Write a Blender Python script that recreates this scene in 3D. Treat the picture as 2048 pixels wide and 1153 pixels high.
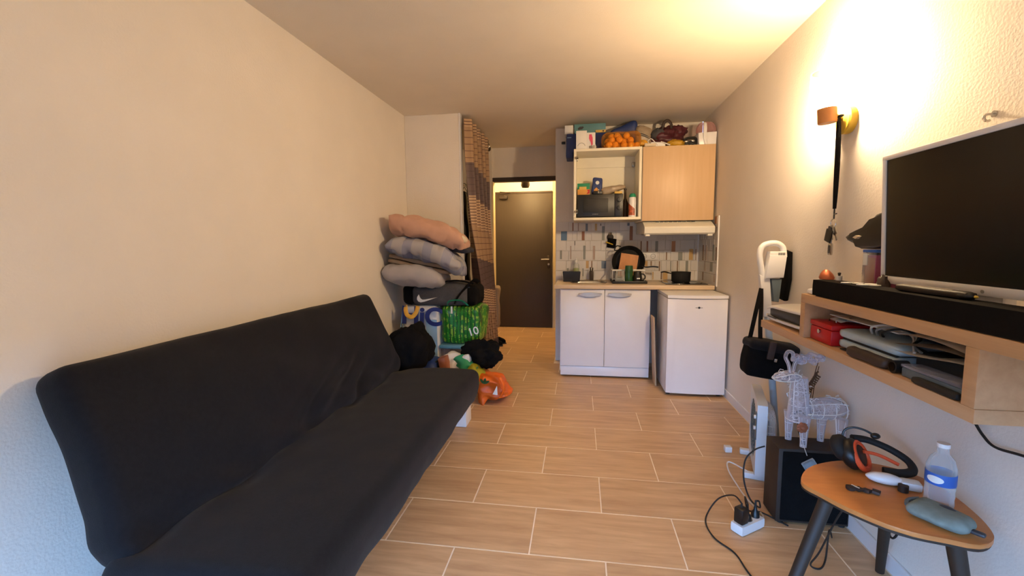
import bpy, bmesh, math, random
from mathutils import Vector, Matrix, Euler, noise
random.seed(7)
PI = math.pi
C = bpy.context.scene.collection
for o in list(bpy.data.objects): bpy.data.objects.remove(o)
sc = bpy.context.scene

# ------------------------------------------------------------------ camera
cam = bpy.data.cameras.new('camera'); camo = bpy.data.objects.new('camera', cam); C.objects.link(camo)
YAW, PITCH, ROLL = 0.1531, 0.1003, -0.0084
Fv = Vector((-math.sin(YAW)*math.cos(PITCH), math.cos(YAW)*math.cos(PITCH), -math.sin(PITCH)))
R0 = Vector((math.cos(YAW), math.sin(YAW), 0)); U0 = R0.cross(Fv)
Rv = math.cos(ROLL)*R0 + math.sin(ROLL)*U0; Uv = -math.sin(ROLL)*R0 + math.cos(ROLL)*U0
camo.matrix_world = Matrix(((Rv.x, Uv.x, -Fv.x, 0), (Rv.y, Uv.y, -Fv.y, 0), (Rv.z, Uv.z, -Fv.z, 1.30), (0, 0, 0, 1)))
cam.sensor_width = 36; cam.lens = 880.07/2048*36; cam.clip_start = .02
sc.camera = camo

# ------------------------------------------------------------------ world, lights, exposure
w = bpy.data.worlds.new('world'); sc.world = w; w.use_nodes = True
# dusk: an even blue sky over a dark ground
wn = w.node_tree; bg = wn.nodes['Background']; bg.inputs[1].default_value = 12.5
wt_ = wn.nodes.new('ShaderNodeTexCoord'); ws_ = wn.nodes.new('ShaderNodeSeparateXYZ'); wr_ = wn.nodes.new('ShaderNodeValToRGB')
wn.links.new(wt_.outputs['Generated'], ws_.inputs[0]); wn.links.new(ws_.outputs[2], wr_.inputs[0]); wn.links.new(wr_.outputs[0], bg.inputs[0])
we = wr_.color_ramp.elements; we[0].position = 0.0; we[0].color = (.03, .035, .05, 1); we[1].position = .04; we[1].color = (.27, .53, 1.0, 1)
SCONCE_POWER = 1330.0     # emission strength of the sconce bulb
HALL_POWER = 34.0        # watts of the hall spot
LAMP_COL = (1.0, .71, .42)
vs = sc.view_settings
vs.view_transform = 'Standard'; vs.look = 'None'; vs.gamma = 1; vs.use_curve_mapping = False; vs.exposure = 0.42
try: sc.cycles.max_bounces = 8; sc.cycles.transparent_max_bounces = 16; sc.cycles.use_denoising = True; sc.cycles.sample_clamp_indirect = 6
except Exception: pass

# ------------------------------------------------------------------ materials
def lin(c):
    if isinstance(c, str):
        c = [int(c[i:i+2], 16)/255 for i in (0, 2, 4)]
    return tuple(x/12.92 if x <= .04045 else ((x+.055)/1.055)**2.4 for x in c) + (1,)
MATS = {}
def mat(name, col, rough=.5, metal=0, var=.06, vscale=9, bump=0, bscale=60, emit=None, estr=0, alpha=1, trans=0, sheen=0, stretch=None, spec=.5):
    m = bpy.data.materials.new(name); m.use_nodes = True; MATS[name] = m
    nt = m.node_tree; N = nt.nodes; L = nt.links
    b = N['Principled BSDF']
    b.inputs['Roughness'].default_value = rough; b.inputs['Metallic'].default_value = metal
    b.inputs['Specular IOR Level'].default_value = spec
    c = lin(col)
    tc = N.new('ShaderNodeTexCoord'); src = tc.outputs['Object']
    if stretch:
        mp = N.new('ShaderNodeMapping'); mp.inputs['Scale'].default_value = stretch
        L.new(src, mp.inputs['Vector']); src = mp.outputs[0]
    if var:
        nz = N.new('ShaderNodeTexNoise'); nz.inputs['Scale'].default_value = vscale; nz.inputs['Detail'].default_value = 4
        L.new(src, nz.inputs['Vector'])
        rp = N.new('ShaderNodeValToRGB'); e = rp.color_ramp.elements
        e[0].position = .3; e[1].position = .7
        e[0].color = tuple(x*(1-var*1.6) for x in c[:3])+(1,); e[1].color = tuple(min(1, x*(1+var)) for x in c[:3])+(1,)
        L.new(nz.outputs['Fac'], rp.inputs[0]); L.new(rp.outputs[0], b.inputs['Base Color'])
    else: b.inputs['Base Color'].default_value = c
    if bump:
        n2 = N.new('ShaderNodeTexNoise'); n2.inputs['Scale'].default_value = bscale; n2.inputs['Detail'].default_value = 3
        L.new(src, n2.inputs['Vector'])
        bp = N.new('ShaderNodeBump'); bp.inputs['Strength'].default_value = bump; bp.inputs['Distance'].default_value = .01
        L.new(n2.outputs['Fac'], bp.inputs['Height']); L.new(bp.outputs[0], b.inputs['Normal'])
    if emit: b.inputs['Emission Color'].default_value = tuple(emit)+(1,); b.inputs['Emission Strength'].default_value = estr
    if alpha < 1: b.inputs['Alpha'].default_value = alpha
    if trans: b.inputs['Transmission Weight'].default_value = trans
    if sheen: b.inputs['Sheen Weight'].default_value = sheen
    return m
def clear(name, col, fac=.15, rough=.05):
    """thin clear plastic or glass: mostly see-through, with a gloss"""
    m = bpy.data.materials.new(name); m.use_nodes = True; MATS[name] = m
    nt = m.node_tree; N = nt.nodes; L = nt.links
    b = N['Principled BSDF']; b.inputs['Base Color'].default_value = lin(col); b.inputs['Roughness'].default_value = rough
    t = N.new('ShaderNodeBsdfTransparent'); t.inputs[0].default_value = tuple(.55+.45*x for x in lin(col)[:3])+(1,)
    mx = N.new('ShaderNodeMixShader'); lw = N.new('ShaderNodeLayerWeight'); lw.inputs[0].default_value = .35
    ad = N.new('ShaderNodeMath'); ad.operation = 'MULTIPLY_ADD'; ad.inputs[1].default_value = .6; ad.inputs[2].default_value = fac; ad.use_clamp = True
    L.new(lw.outputs['Facing'], ad.inputs[0]); L.new(ad.outputs[0], mx.inputs[0])
    L.new(t.outputs[0], mx.inputs[1]); L.new(b.outputs[0], mx.inputs[2]); L.new(mx.outputs[0], N['Material Output'].inputs[0])
    return m
def wood(name, c1, c2, rough=.45, scale=(2, 30, 30), rnd=True):
    m = bpy.data.materials.new(name); m.use_nodes = True; MATS[name] = m
    nt = m.node_tree; N = nt.nodes; L = nt.links; b = N['Principled BSDF']; b.inputs['Roughness'].default_value = rough
    tc = N.new('ShaderNodeTexCoord'); mp = N.new('ShaderNodeMapping'); mp.inputs['Scale'].default_value = scale
    oi = N.new('ShaderNodeObjectInfo'); cv = N.new('ShaderNodeCombineXYZ'); ml = N.new('ShaderNodeMath'); ml.operation = 'MULTIPLY'; ml.inputs[1].default_value = 57
    L.new(oi.outputs['Random'], ml.inputs[0])
    for i in range(3): L.new(ml.outputs[0], cv.inputs[i])
    if rnd: L.new(cv.outputs[0], mp.inputs['Location'])
    L.new(tc.outputs['Object'], mp.inputs['Vector'])
    nz = N.new('ShaderNodeTexNoise'); nz.inputs['Scale'].default_value = 1; nz.inputs['Detail'].default_value = 5; nz.inputs['Roughness'].default_value = .6; nz.inputs['Distortion'].default_value = .4
    L.new(mp.outputs[0], nz.inputs['Vector'])
    rp = N.new('ShaderNodeValToRGB'); e = rp.color_ramp.elements; e[0].position = .32; e[1].position = .68; e[0].color = lin(c1); e[1].color = lin(c2)
    L.new(nz.outputs['Fac'], rp.inputs[0])
    if rnd:
        hs = N.new('ShaderNodeHueSaturation'); mr = N.new('ShaderNodeMapRange'); mr.inputs[3].default_value = .93; mr.inputs[4].default_value = 1.05
        L.new(oi.outputs['Random'], mr.inputs[0]); L.new(mr.outputs[0], hs.inputs['Value']); L.new(rp.outputs[0], hs.inputs['Color']); L.new(hs.outputs[0], b.inputs['Base Color'])
    else: L.new(rp.outputs[0], b.inputs['Base Color'])
    return m

mat('wall_plaster', 'e9e0d4', .85, var=.02, vscale=3, bump=.18, bscale=110)
mat('wall_stucco', 'e9e0d4', .85, var=.02, vscale=3, bump=.12, bscale=95)
mat('ceiling_paint', 'e6dac8', .9, var=.02, vscale=3, bump=.1, bscale=150)
mat('grout', 'fae6cc', .8)
wood('tile_wood', 'bd966f', 'd8b387', .42, (3, 26, 26))
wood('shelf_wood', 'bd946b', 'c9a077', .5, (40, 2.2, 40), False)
wood('beech', 'cdaa80', 'd4b289', .45, (26, 26, 1.6), False)
wood('worktop_wood', 'cfb697', 'dfc9ac', .4, (2, 20, 20), False)
wood('table_wood', 'b8743a', 'cb8747', .4, (5, 24, 24), False)
wood('board_wood', 'a86a34', 'cf8c4c', .5, (6, 30, 6), False)
mat('white_gloss', 'e6e3e3', .3, var=.01)
mat('white_matte', 'e2dfdb', .6, var=.02)
mat('white_plastic', 'e8e6e4', .35, var=.01)
mat('enamel', 'e6e2d6', .3, var=.02)
mat('cream', 'efe6cf', .5, var=.02)
mat('black_fabric', '161518', .95, var=.12, vscale=60, bump=.25, bscale=500, sheen=.06, spec=.2)
mat('speaker_cloth', '14110f', .95, var=.15, vscale=90, spec=.1)
mat('black_cloth', '0d0c0d', .95, var=.2, vscale=20, bump=.3, bscale=200, spec=.15)
mat('black_plastic', '151413', .4, var=.05)
mat('black_matte', '121110', .75, var=.1)
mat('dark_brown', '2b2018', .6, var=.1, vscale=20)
mat('black_glass', '060606', .08, var=0)
mat('chrome', 'c9c7c4', .22, 1, var=.02)
mat('steel', 'b0aca6', .35, 1, var=.03)
mat('brushed', 'bdbab6', .42, .45, var=.03)
mat('door_dark', '372d23', .55, var=.05, stretch=(18, 18, 1))
mat('frame_dark', '3a2c22', .55, var=.05)
mat('jamb_lamp_tint', 'e2cda0', .6, var=.02)  # yellow of the hall lamp's light put into the jamb colour
mat('grey_fabric', '4b4a4d', .9, var=.1, vscale=80, bump=.2, bscale=400)
mat('pink_cloth', 'c89d88', .95, var=.04, vscale=14, bump=.15, bscale=350, sheen=.1)
mat('cream_cloth', 'd8c8ae', .9, var=.03)
mat('pale_grey_cloth', 'b0acb2', .95, var=.05, vscale=8, bump=.15, bscale=300, sheen=.1)
mat('taupe_cloth', '8a7868', .95, var=.05)
mat('navy_cloth', '1f2334', .9, var=.1)
mat('yellow_metal', 'd8b43c', .4, var=.03)
mat('orange_wood', 'cf8a4a', .5, var=.05)
mat('red_metal', 'c0151a', .4, var=.03)
mat('orange', 'efb23a', .5, var=.1, vscale=30, bump=.15, bscale=300)
mat('rubber', '1a1918', .6, var=.05)
mat('white_cable', 'd5cfc8', .5, var=0)
mat('blue_deep', '1f3570', .5, var=.06)
mat('blue_bright', '2b5fb5', .5, var=.05)
mat('teal_card', '5d8c94', .6, var=.06)
mat('skyblue', '8fb6d6', .6, var=.05)
mat('green_cloth', '1d8b63', .6, var=.06)
mat('lime', 'a7a11c', .6, var=.06)
mat('orange_bag', 'dd6416', .45, var=.12, vscale=12, bump=.3, bscale=30)
mat('rust', '9a5a3c', .5, var=.05)
mat('burgundy', '54222a', .4, var=.25, vscale=12, bump=.4, bscale=25)
mat('mustard', 'b98d1d', .5, var=.1)
mat('pink_bright', 'd2486a', .4, var=.05)
mat('magenta', '96225e', .35, var=.1, vscale=6)
mat('paper', 'e6e2dc', .8, var=.02)
mat('pale_blue_tin', 'b6c8cf', .4, .1, var=.06, vscale=10)
mat('slate_plastic', '5e6c74', .45, var=.08)
mat('mesh_grey', '7f8d88', .8, var=.12, vscale=40, alpha=.9)
mat('brown_leather', '3a2a22', .6, var=.15, vscale=15)
mat('twig', '5a3f2a', .8, var=.1)
mat('fan_white', 'dfe3e6', .4, var=.02)
mat('fan_panel', '55666e', .35, var=.05)
mat('orange_plastic', 'e2552c', .4, var=.05)
mat('copper', 'c06c48', .35, .5, var=.06)
mat('tape_grey', '9a938a', .5, .3, var=.05)
mat('green_glass', '2a5530', .25, var=.3, vscale=25)
mat('yellow_card', 'd7b25c', .6, var=.04)
mat('orange_card', 'd99a46', .6, var=.05)
mat('brown_glass', '3c2413', .15, var=.05, alpha=.85)
mat('liquid_green', 'b9c46a', .25, var=.03, alpha=.85)
mat('taupe_bag', '9f8d76', .35, var=.1, vscale=30)
mat('letter_navy', '1c2a6e', .5, var=0)
mat('letter_white', 'e4e4e0', .5, var=0)
mat('mark_grey', '8a8884', .4, var=0)
mat('mark_dark', '33343a', .4, var=0)
mat('can_print', 'b35a3a', .4, var=.5, vscale=35)
for n, c in dict(r='96603f', s='6f7c8c', t='c9a46a', g='8e9088', b='5f7d9c', d='5d5a55', p='b39c8c', n='8a6b4c', o='b98662').items():
    mat('tile_'+n, c, .35, var=.05)
for i, c in enumerate(('ddd8d2', 'd8d3cd', 'e0dbd4')): mat('tile_white_%d' % i, c, .3, var=.015)
mat('screen', '0b0c0c', .22, var=0)
mat('bulb_glow', 'fff2d8', .4, var=0, emit=LAMP_COL, estr=SCONCE_POWER)
mat('spot_glow', 'fff2d8', .4, var=0, emit=(1, .74, .36), estr=40)
clear('clear_glass', 'f6f7f4', .06, .02)
clear('clear_plastic', 'e9eef2', .14, .1)
clear('clear_acrylic', 'efeaf2', .16, .12)
clear('clear_tub', 'c9cbdc', .06, .15)
clear('pink_clear', 'e3b3b0', .18, .1)
clear('net_orange', 'f4b04a', .05, .5)
clear('clear_sleeve', 'f2f3f6', .02, .08)
mat('window_dark', '1b1a18', .55, var=.05)
mat('pale_tube', 'b9c3c9', .4, var=.03)
clear('clear_bag', 'd9d2c8', .25, .15)

# ------------------------------------------------------------------ geometry helpers
def spline(pts, n=6, closed=False):
    P = [Vector(p) for p in pts]; out = []; m = len(P)
    for i in range(m if closed else m-1):
        if closed: a, b, c, d = P[i-1], P[i], P[(i+1) % m], P[(i+2) % m]
        else: a, b, c, d = P[max(i-1, 0)], P[i], P[i+1], P[min(i+2, m-1)]
        for k in range(n):
            t = k/n
            out.append(.5*((2*b)+(c-a)*t+(2*a-5*b+4*c-d)*t*t+(3*b-a-3*c+d)*t**3))
    if not closed: out.append(P[-1])
    return out
class MB:
    def __init__(s): s.bm = bmesh.new()
    def box(s, x0, x1, y0, y1, z0, z1, bev=0, seg=2):
        r = bmesh.ops.create_cube(s.bm, size=1, matrix=Matrix.Translation(((x0+x1)/2, (y0+y1)/2, (z0+z1)/2)) @ Matrix.Diagonal((x1-x0, y1-y0, z1-z0, 1)))
        if bev:
            es = list({e for v in r['verts'] for e in v.link_edges})
            bmesh.ops.bevel(s.bm, geom=es, offset=bev, segments=seg, profile=.5, affect='EDGES')
        return s
    def cyl(s, p0, p1, r0, r1=None, n=16):
        return s.tube([p0, p1], [r0, r0 if r1 is None else r1], n)
    def tube(s, pts, r, n=8, closed=False, caps=True, flat=None):
        P = [Vector(p) for p in pts]; m = len(P)
        if not isinstance(r, (list, tuple)): r = [r]*m
        rings = []; up = None
        for i in range(m):
            if closed: t = P[(i+1) % m]-P[i-1]
            else: t = P[min(i+1, m-1)]-P[max(i-1, 0)]
            t = t.normalized() if t.length > 1e-9 else Vector((0, 0, 1))
            if up is None:
                up = Vector((0, 0, 1)) if abs(t.z) < .9 else Vector((0, 1, 0))
            a = up - t*up.dot(t)
            if a.length < 1e-6: a = t.orthogonal()
            a.normalize(); b = t.cross(a); up = a
            fl = flat or 1
            rings.append([s.bm.verts.new(P[i]+r[i]*(a*math.cos(2*PI*k/n)*fl+b*math.sin(2*PI*k/n))) for k in range(n)])
        for i in range(m if closed else m-1):
            A, B = rings[i], rings[(i+1) % m]
            for k in range(n): s.bm.faces.new((A[k], A[(k+1) % n], B[(k+1) % n], B[k]))
        if caps and not closed:
            s.bm.faces.new(rings[0][::-1]); s.bm.faces.new(rings[-1])
        return s
    def lathe(s, prof, c=(0, 0, 0), n=24, M=None, cap=True):
        c = Vector(c); rings = []
        for (r, z) in prof:
            if r < 1e-6: rings.append([s._v(Vector((0, 0, z)), c, M)])
            else: rings.append([s._v(Vector((r*math.cos(2*PI*k/n), r*math.sin(2*PI*k/n), z)), c, M) for k in range(n)])
        for A, B in zip(rings, rings[1:]):
            for k in range(n):
                k2 = (k+1) % n
                if len(A) == 1 and len(B) == 1: continue
                if len(A) == 1: s.bm.faces.new((A[0], B[k2], B[k]))
                elif len(B) == 1: s.bm.faces.new((A[k], A[k2], B[0]))
                else: s.bm.faces.new((A[k], A[k2], B[k2], B[k]))
        if cap:
            if len(rings[0]) > 1: s.bm.faces.new(rings[0][::-1])
            if len(rings[-1]) > 1: s.bm.faces.new(rings[-1])
        return s
    def _v(s, p, c, M): return s.bm.verts.new((M @ p if M else p)+c)
    def ell(s, c, r, n=16, m=10):
        if not isinstance(r, (tuple, list)): r = (r, r, r)
        return s.lathe([(math.sin(PI*i/m), -math.cos(PI*i/m)) for i in range(m+1)], c, n, Matrix.Diagonal(r))
    def prism(s, poly, plane, d0, d1, bev=0):
        def P(a, b, d): return {'xy': (a, b, d), 'xz': (a, d, b), 'yz': (d, a, b)}[plane]
        A = [s.bm.verts.new(P(a, b, d0)) for a, b in poly]; B = [s.bm.verts.new(P(a, b, d1)) for a, b in poly]; n = len(poly)
        fs = [s.bm.faces.new(A), s.bm.faces.new(B[::-1])]
        for k in range(n): s.bm.faces.new((A[k], B[k], B[(k+1) % n], A[(k+1) % n]))
        if bev:
            es = [e for e in {e for f in fs for e in f.edges}]
            bmesh.ops.bevel(s.bm, geom=es, offset=bev, segments=2, profile=.5, affect='EDGES')
        return s
    def grid(s, f, nu, nv, cu=False, cv=False):
        V = [[s.bm.verts.new(f(i/(nu if cu else nu-1), j/(nv if cv else nv-1))) for j in range(nv)] for i in range(nu)]
        for i in range(nu if cu else nu-1):
            for j in range(nv if cv else nv-1):
                s.bm.faces.new((V[i][j], V[(i+1) % nu][j], V[(i+1) % nu][(j+1) % nv], V[i][(j+1) % nv]))
        return s
    def rbox(s, half, r, n, fn=None, c=(0, 0, 0)):
        """rounded box with an even grid on its faces; fn moves every vertex"""
        hx, hy, hz = half; cache = {}
        def V(i, j, k):
            key = (i, j, k)
            if key not in cache:
                p = Vector((hx*(2*i/n[0]-1), hy*(2*j/n[1]-1), hz*(2*k/n[2]-1)))
                q = Vector((max(-hx+r, min(hx-r, p.x)), max(-hy+r, min(hy-r, p.y)), max(-hz+r, min(hz-r, p.z))))
                d = p-q
                if d.length > 1e-9: p = q+d.normalized()*r
                p = p+Vector(c)
                cache[key] = s.bm.verts.new(fn(p) if fn else p)
            return cache[key]
        nx, ny, nz = n
        for k, rev in ((0, 1), (nz, 0)):
            for i in range(nx):
                for j in range(ny):
                    q = (V(i, j, k), V(i+1, j, k), V(i+1, j+1, k), V(i, j+1, k)); s.bm.faces.new(q[::-1] if rev else q)
        for j, rev in ((0, 0), (ny, 1)):
            for i in range(nx):
                for k in range(nz):
                    q = (V(i, j, k), V(i+1, j, k), V(i+1, j, k+1), V(i, j, k+1)); s.bm.faces.new(q[::-1] if rev else q)
        for i, rev in ((0, 1), (nx, 0)):
            for j in range(ny):
                for k in range(nz):
                    q = (V(i, j, k), V(i, j+1, k), V(i, j+1, k+1), V(i, j, k+1)); s.bm.faces.new(q[::-1] if rev else q)
        return s
    def blob(s, c, r, amp=.15, scale=3, seed=0, n=28, m=16, e=1.0):
        c = Vector(c); sd = Vector((seed*7.3, seed*3.1, seed*5.7))
        def f(u, v):
            a = 2*PI*u; b = PI*v-PI/2
            def pw(x): return math.copysign(abs(x)**e, x)
            d = Vector((pw(math.cos(b))*pw(math.cos(a)), pw(math.cos(b))*pw(math.sin(a)), pw(math.sin(b))))
            k = 1+amp*noise.fractal(d*scale+sd, 1, 2, 3)
            return c+Vector((d.x*r[0], d.y*r[1], d.z*r[2]))*k
        s.grid(f, n, m, cu=True)
        bmesh.ops.remove_doubles(s.bm, verts=s.bm.verts, dist=1e-5)
        return s
    def xf(s, M): bmesh.ops.transform(s.bm, matrix=M, verts=s.bm.verts); return s
    def warp(s, fn):
        for v in s.bm.verts: v.co = fn(v.co)
        return s
    def mesh(s, name, m, smooth=40):
        bmesh.ops.recalc_face_normals(s.bm, faces=s.bm.faces)
        me = bpy.data.meshes.new(name); s.bm.to_mesh(me); s.bm.free()
        me.materials.append(MATS[m] if isinstance(m, str) else m)
        if smooth:
            for p in me.polygons: p.use_smooth = True
            try: me.set_sharp_from_angle(angle=math.radians(smooth))
            except Exception: pass
        return me
    def build(s, name, m, parent=None, smooth=40, world=True, label=None):
        """link as one object; world=True means the mesh was laid out in world space although its parent sits elsewhere"""
        if parent is not None and world: s.xf(Matrix.Translation(-root_loc(parent)))
        o = bpy.data.objects.new(name, s.mesh(name, m, smooth)); C.objects.link(o)
        if parent is not None: o.parent = parent
        if label: o['label'] = label
        return o
def root_loc(o):
    v = Vector((0, 0, 0))
    while o is not None: v += o.location; o = o.parent
    return v
def tag(o, label, cat, group=None):
    o['label'] = label; o['category'] = cat
    if group: o['group'] = group
    return o
def thing(name, label, cat, loc=(0, 0, 0), rotz=0, group=None, rot=None):
    o = bpy.data.objects.new(name, None); C.objects.link(o); o.location = loc; o.rotation_euler = rot or (0, 0, rotz); o.empty_display_size = .05
    return tag(o, label, cat, group)
def solo(mb, name, m, loc, label, cat, group=None, smooth=40, world=True):
    """a thing that is one mesh, its origin at loc"""
    if world: mb.xf(Matrix.Translation(-Vector(loc)))
    o = bpy.data.objects.new(name, mb.mesh(name, m, smooth)); C.objects.link(o); o.location = loc
    return tag(o, label, cat, group)
def struct(mb, name, m, smooth=0, parent=None):
    o = mb.build(name, m, parent, smooth); 
    if parent is None: o['kind'] = 'structure'
    return o
def text_mb(body, size, depth=.0015, bold=0):
    cu = bpy.data.curves.new('lettering', 'FONT'); cu.body = body; cu.size = size; cu.extrude = depth; cu.offset = bold; cu.align_x = 'CENTER'; cu.align_y = 'CENTER'
    t = bpy.data.objects.new('lettering', cu); me = bpy.data.meshes.new_from_object(t)
    m = MB(); m.bm.from_mesh(me); bpy.data.objects.remove(t); bpy.data.meshes.remove(me)
    return m
def wob(p, a, s, seed=0): 
    q = p*s+Vector((seed*11.1, seed*5.3, seed*2.9))
    return noise.noise_vector(q)*a
def arcpts(c, r, a0, a1, n, plane='xz'):
    out = []
    for i in range(n+1):
        a = a0+(a1-a0)*i/n; x, y = r*math.cos(a), r*math.sin(a)
        out.append({'xy': (c[0]+x, c[1]+y, c[2]), 'xz': (c[0]+x, c[1], c[2]+y), 'yz': (c[0], c[1]+x, c[2]+y)}[plane])
    return out
RX = lambda a: Matrix.Rotation(a, 4, 'X')
RY = lambda a: Matrix.Rotation(a, 4, 'Y')
RZ = lambda a: Matrix.Rotation(a, 4, 'Z')
T = lambda *p: Matrix.Translation(p if len(p) == 3 else p[0])

# ================================================================== the setting
XL, XR, ZC, YB = -1.652, 1.222, 2.512, 4.83
Y0, YH, YD = -.40, 5.65, 6.76
fl = struct(MB().box(XL-.1, XR+.1, Y0-.1, YD+.1, -.12, -.0012), 'floor', 'grout')
TW, TR = .638, .3318
def area_x(y):                       # how far the visible floor reaches at depth y
    if y < 4.1: return XL+.012, XR-.012
    if y < YB: return XL+.012, XR-.012
    return -1.36, -.27
shared = {}
k = 0
y = 3.0435
rows = []
for k in range(-12, 12):
    ya, yb = 3.0435+k*TR, 3.0435+(k+1)*TR
    if yb < Y0+.05 or ya > YD: continue
    xo = -.525 if (k % 2) else -.203
    lo, hi = area_x((ya+yb)/2)
    n0 = math.floor((lo-xo)/TW)
    for n in range(n0, n0+8):
        xa, xb = max(xo+n*TW, lo), min(xo+(n+1)*TW, hi)
        ya2, yb2 = max(ya, Y0+.01), min(yb, YD-.01)
        if xb-xa < .03 or yb2-ya2 < .03: continue
        g = .0027; wx, wy = xb-xa-2*g, yb2-ya2-2*g
        key = (round(wx, 3), round(wy, 3))
        if key not in shared: shared[key] = MB().box(-wx/2, wx/2, -wy/2, wy/2, -.01, 0, .0012, 1).mesh('floor_tile', 'tile_wood', 0)
        o = bpy.data.objects.new('floor_tile', shared[key]); C.objects.link(o); o.location = ((xa+xb)/2, (ya2+yb2)/2, random.uniform(-.0004, .0002)); o.parent = fl

struct(MB().box(XL-.12, XL, Y0, YH+.1, 0, ZC), 'wall_left', 'wall_plaster')
struct(MB().box(XR, XR+.12, Y0, YB, 0, ZC), 'wall_right', 'wall_stucco')
struct(MB().box(XL, XR, Y0, YH+.08, ZC, ZC+.1), 'ceiling', 'ceiling_paint')
struct(MB().box(XL, -1.115, 4.10, 4.165, 0, ZC, .004, 1), 'wall_stub', 'wall_plaster')
struct(MB().box(XL, -1.112, YH-.03, YH+.08, 0, ZC, .003, 1), 'wall_closet', 'wall_plaster')
struct(MB().box(-1.112, -.262, YH, YH+.08, 2.142, ZC), 'wall_header', 'wall_plaster')
struct(MB().box(-1.45, -.12, YD, YD+.1, 0, 2.6), 'wall_entrance', 'wall_plaster')
struct(MB().box(-1.48, -1.37, YH+.08, YD, 0, 2.5), 'wall_hall', 'wall_plaster')
struct(MB().box(-1.48, -.26, YH+.08, YD, 2.42, 2.5), 'ceiling_hall', 'ceiling_paint')
# kitchen block: its front carries the splashback, its left side is the hall wall
wk = struct(MB().box(-.262, XR, YB, YD, 0, ZC, .003, 1), 'wall_kitchen', 'wall_plaster')
# wall behind the camera with the tall window opening the daylight comes through
m = MB(); m.box(XL, -1.45, Y0-.12, Y0, 0, ZC); m.box(.95, XR, Y0-.12, Y0, 0, ZC); m.box(-1.45, .95, Y0-.12, Y0, 2.15, ZC); m.box(-1.45, .95, Y0-.12, Y0, 0, .05)
struct(m, 'wall_window', 'wall_plaster')
m = MB(); m.box(-1.45, -1.39, Y0-.09, Y0-.03, .05, 2.15, .004); m.box(.89, .95, Y0-.09, Y0-.03, .05, 2.15, .004); m.box(-1.39, .89, Y0-.09, Y0-.03, 2.09, 2.15, .004)
w1 = struct(m, 'window_1', 'white_gloss')
# roller shutter, pulled down to about a metre above the floor
for k in range(20):
    MB().box(-1.39, .89, Y0-.075, Y0-.06, 1.08+k*.0505, 1.08+k*.0505+.0495, .005, 1).build('shutter_slat', 'white_matte', w1, 0)
struct(MB().box(XR-.011, XR, .2, 4.19, 0, .068, .003), 'baseboard_right', 'white_gloss')
struct(MB().box(XL, XL+.011, Y0, 4.09, 0, .068, .003), 'baseboard_left', 'white_gloss')
# dark lintel and lamp-tinted jambs of the hall opening
struct(MB().box(-1.112, -.262, YH-.012, YH+.09, 2.09, 2.142, .003), 'trim_1', 'frame_dark')
struct(MB().box(-1.122, -1.098, YH-.035, YH+.09, 0, 2.09, .003), 'trim_2', 'jamb_lamp_tint')
struct(MB().box(-.408, -.30, YD-.02, YD, 0, 2.42, .003), 'trim_3', 'jamb_lamp_tint')
struct(MB().box(-.295, -.262, 6.05, 6.72, 0, 2.06, .004), 'trim_4', 'frame_dark')
struct(MB().box(-.30, -.262, 5.70, 6.03, 0, 2.10, .004), 'trim_5', 'jamb_lamp_tint')
struct(MB().box(-1.122, -1.108, 4.096, 4.169, 0, ZC, .002), 'trim_6', 'white_gloss')

# entrance door
d = thing('entrance_door', 'dark brown entrance door at the end of the hallway', 'door', (-.87, YD-.03, 0))
MB().box(-1.335, -.415, YD-.045, YD-.004, .006, 2.055, .003).build('door_leaf', 'door_dark', d)
m = MB().box(-1.34, -.41, YD-.05, YD-.002, 2.056, 2.085, .003); m.build('door_frame', 'frame_dark', d)
p = MB().box(-.485, -.452, YD-.055, YD-.044, .93, 1.12, .004).build('handle_plate', 'frame_dark', d)
m = MB().tube([(-.468, YD-.05, 1.06), (-.468, YD-.09, 1.06)], .009, 10).tube([(-.462, YD-.09, 1.06), (-.52, YD-.095, 1.062), (-.578, YD-.09, 1.06)], [.009, .008, .007], 10)
m.build('handle', 'brushed', d, label='chrome lever handle')
MB().cyl((-.468, YD-.058, .985), (-.468, YD-.05, .985), .016).build('lock_cylinder', 'brushed', d)
m = MB().box(-1.215, -1.09, YD-.10, YD-.045, 1.975, 2.025, .008); m.build('door_closer', 'dark_brown', d, label='dark door closer box')
MB().tube([(-1.12, YD-.075, 2.02), (-1.19, YD-.17, 2.075), (-1.06, YD-.06, 2.07)], .007, 6).build('closer_arm', 'dark_brown', d)
o = solo(MB().tube([(-.265, 6.35, 1.06), (-.325, 6.35, 1.06)], .011, 10).tube([(-.325, 6.345, 1.06), (-.325, 6.45, 1.06)], .009, 10).cyl((-.297, 6.35, 1.06), (-.29, 6.35, 1.06), .024), 'door_lever', 'yellow_metal', (-.29, 6.35, 1.06), 'brass lever handle on the side door right of the entrance door', 'door handle')
# dark round spot lamp behind the lintel and its light
s = thing('hall_spot', 'dark round ceiling spot behind the lintel above the entrance door', 'lamp', (-.71, YH+.17, 2.42))
m = MB().lathe([(.0, 0), (.03, 0), (.03, -.26), (.05, -.30), (.058, -.36), (.045, -.39), (0, -.395)], (-.71, YH+.17, 2.42), 20); m.build('housing', 'frame_dark', s)
m = MB().lathe([(0, 0), (.03, 0), (.03, .012), (0, .012)], (0, 0, 0), 16).xf(T(-.71, YH+.225, 2.10) @ RX(-PI/2)); m.build('spot_face', 'spot_glow', s)
L = bpy.data.lights.new('hall_light', 'POINT'); L.energy = HALL_POWER; L.color = (1, .68, .30); L.shadow_soft_size = .04
lo = bpy.data.objects.new('hall_light', L); C.objects.link(lo); lo.location = (-.71, YH+.40, 2.28)

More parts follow.
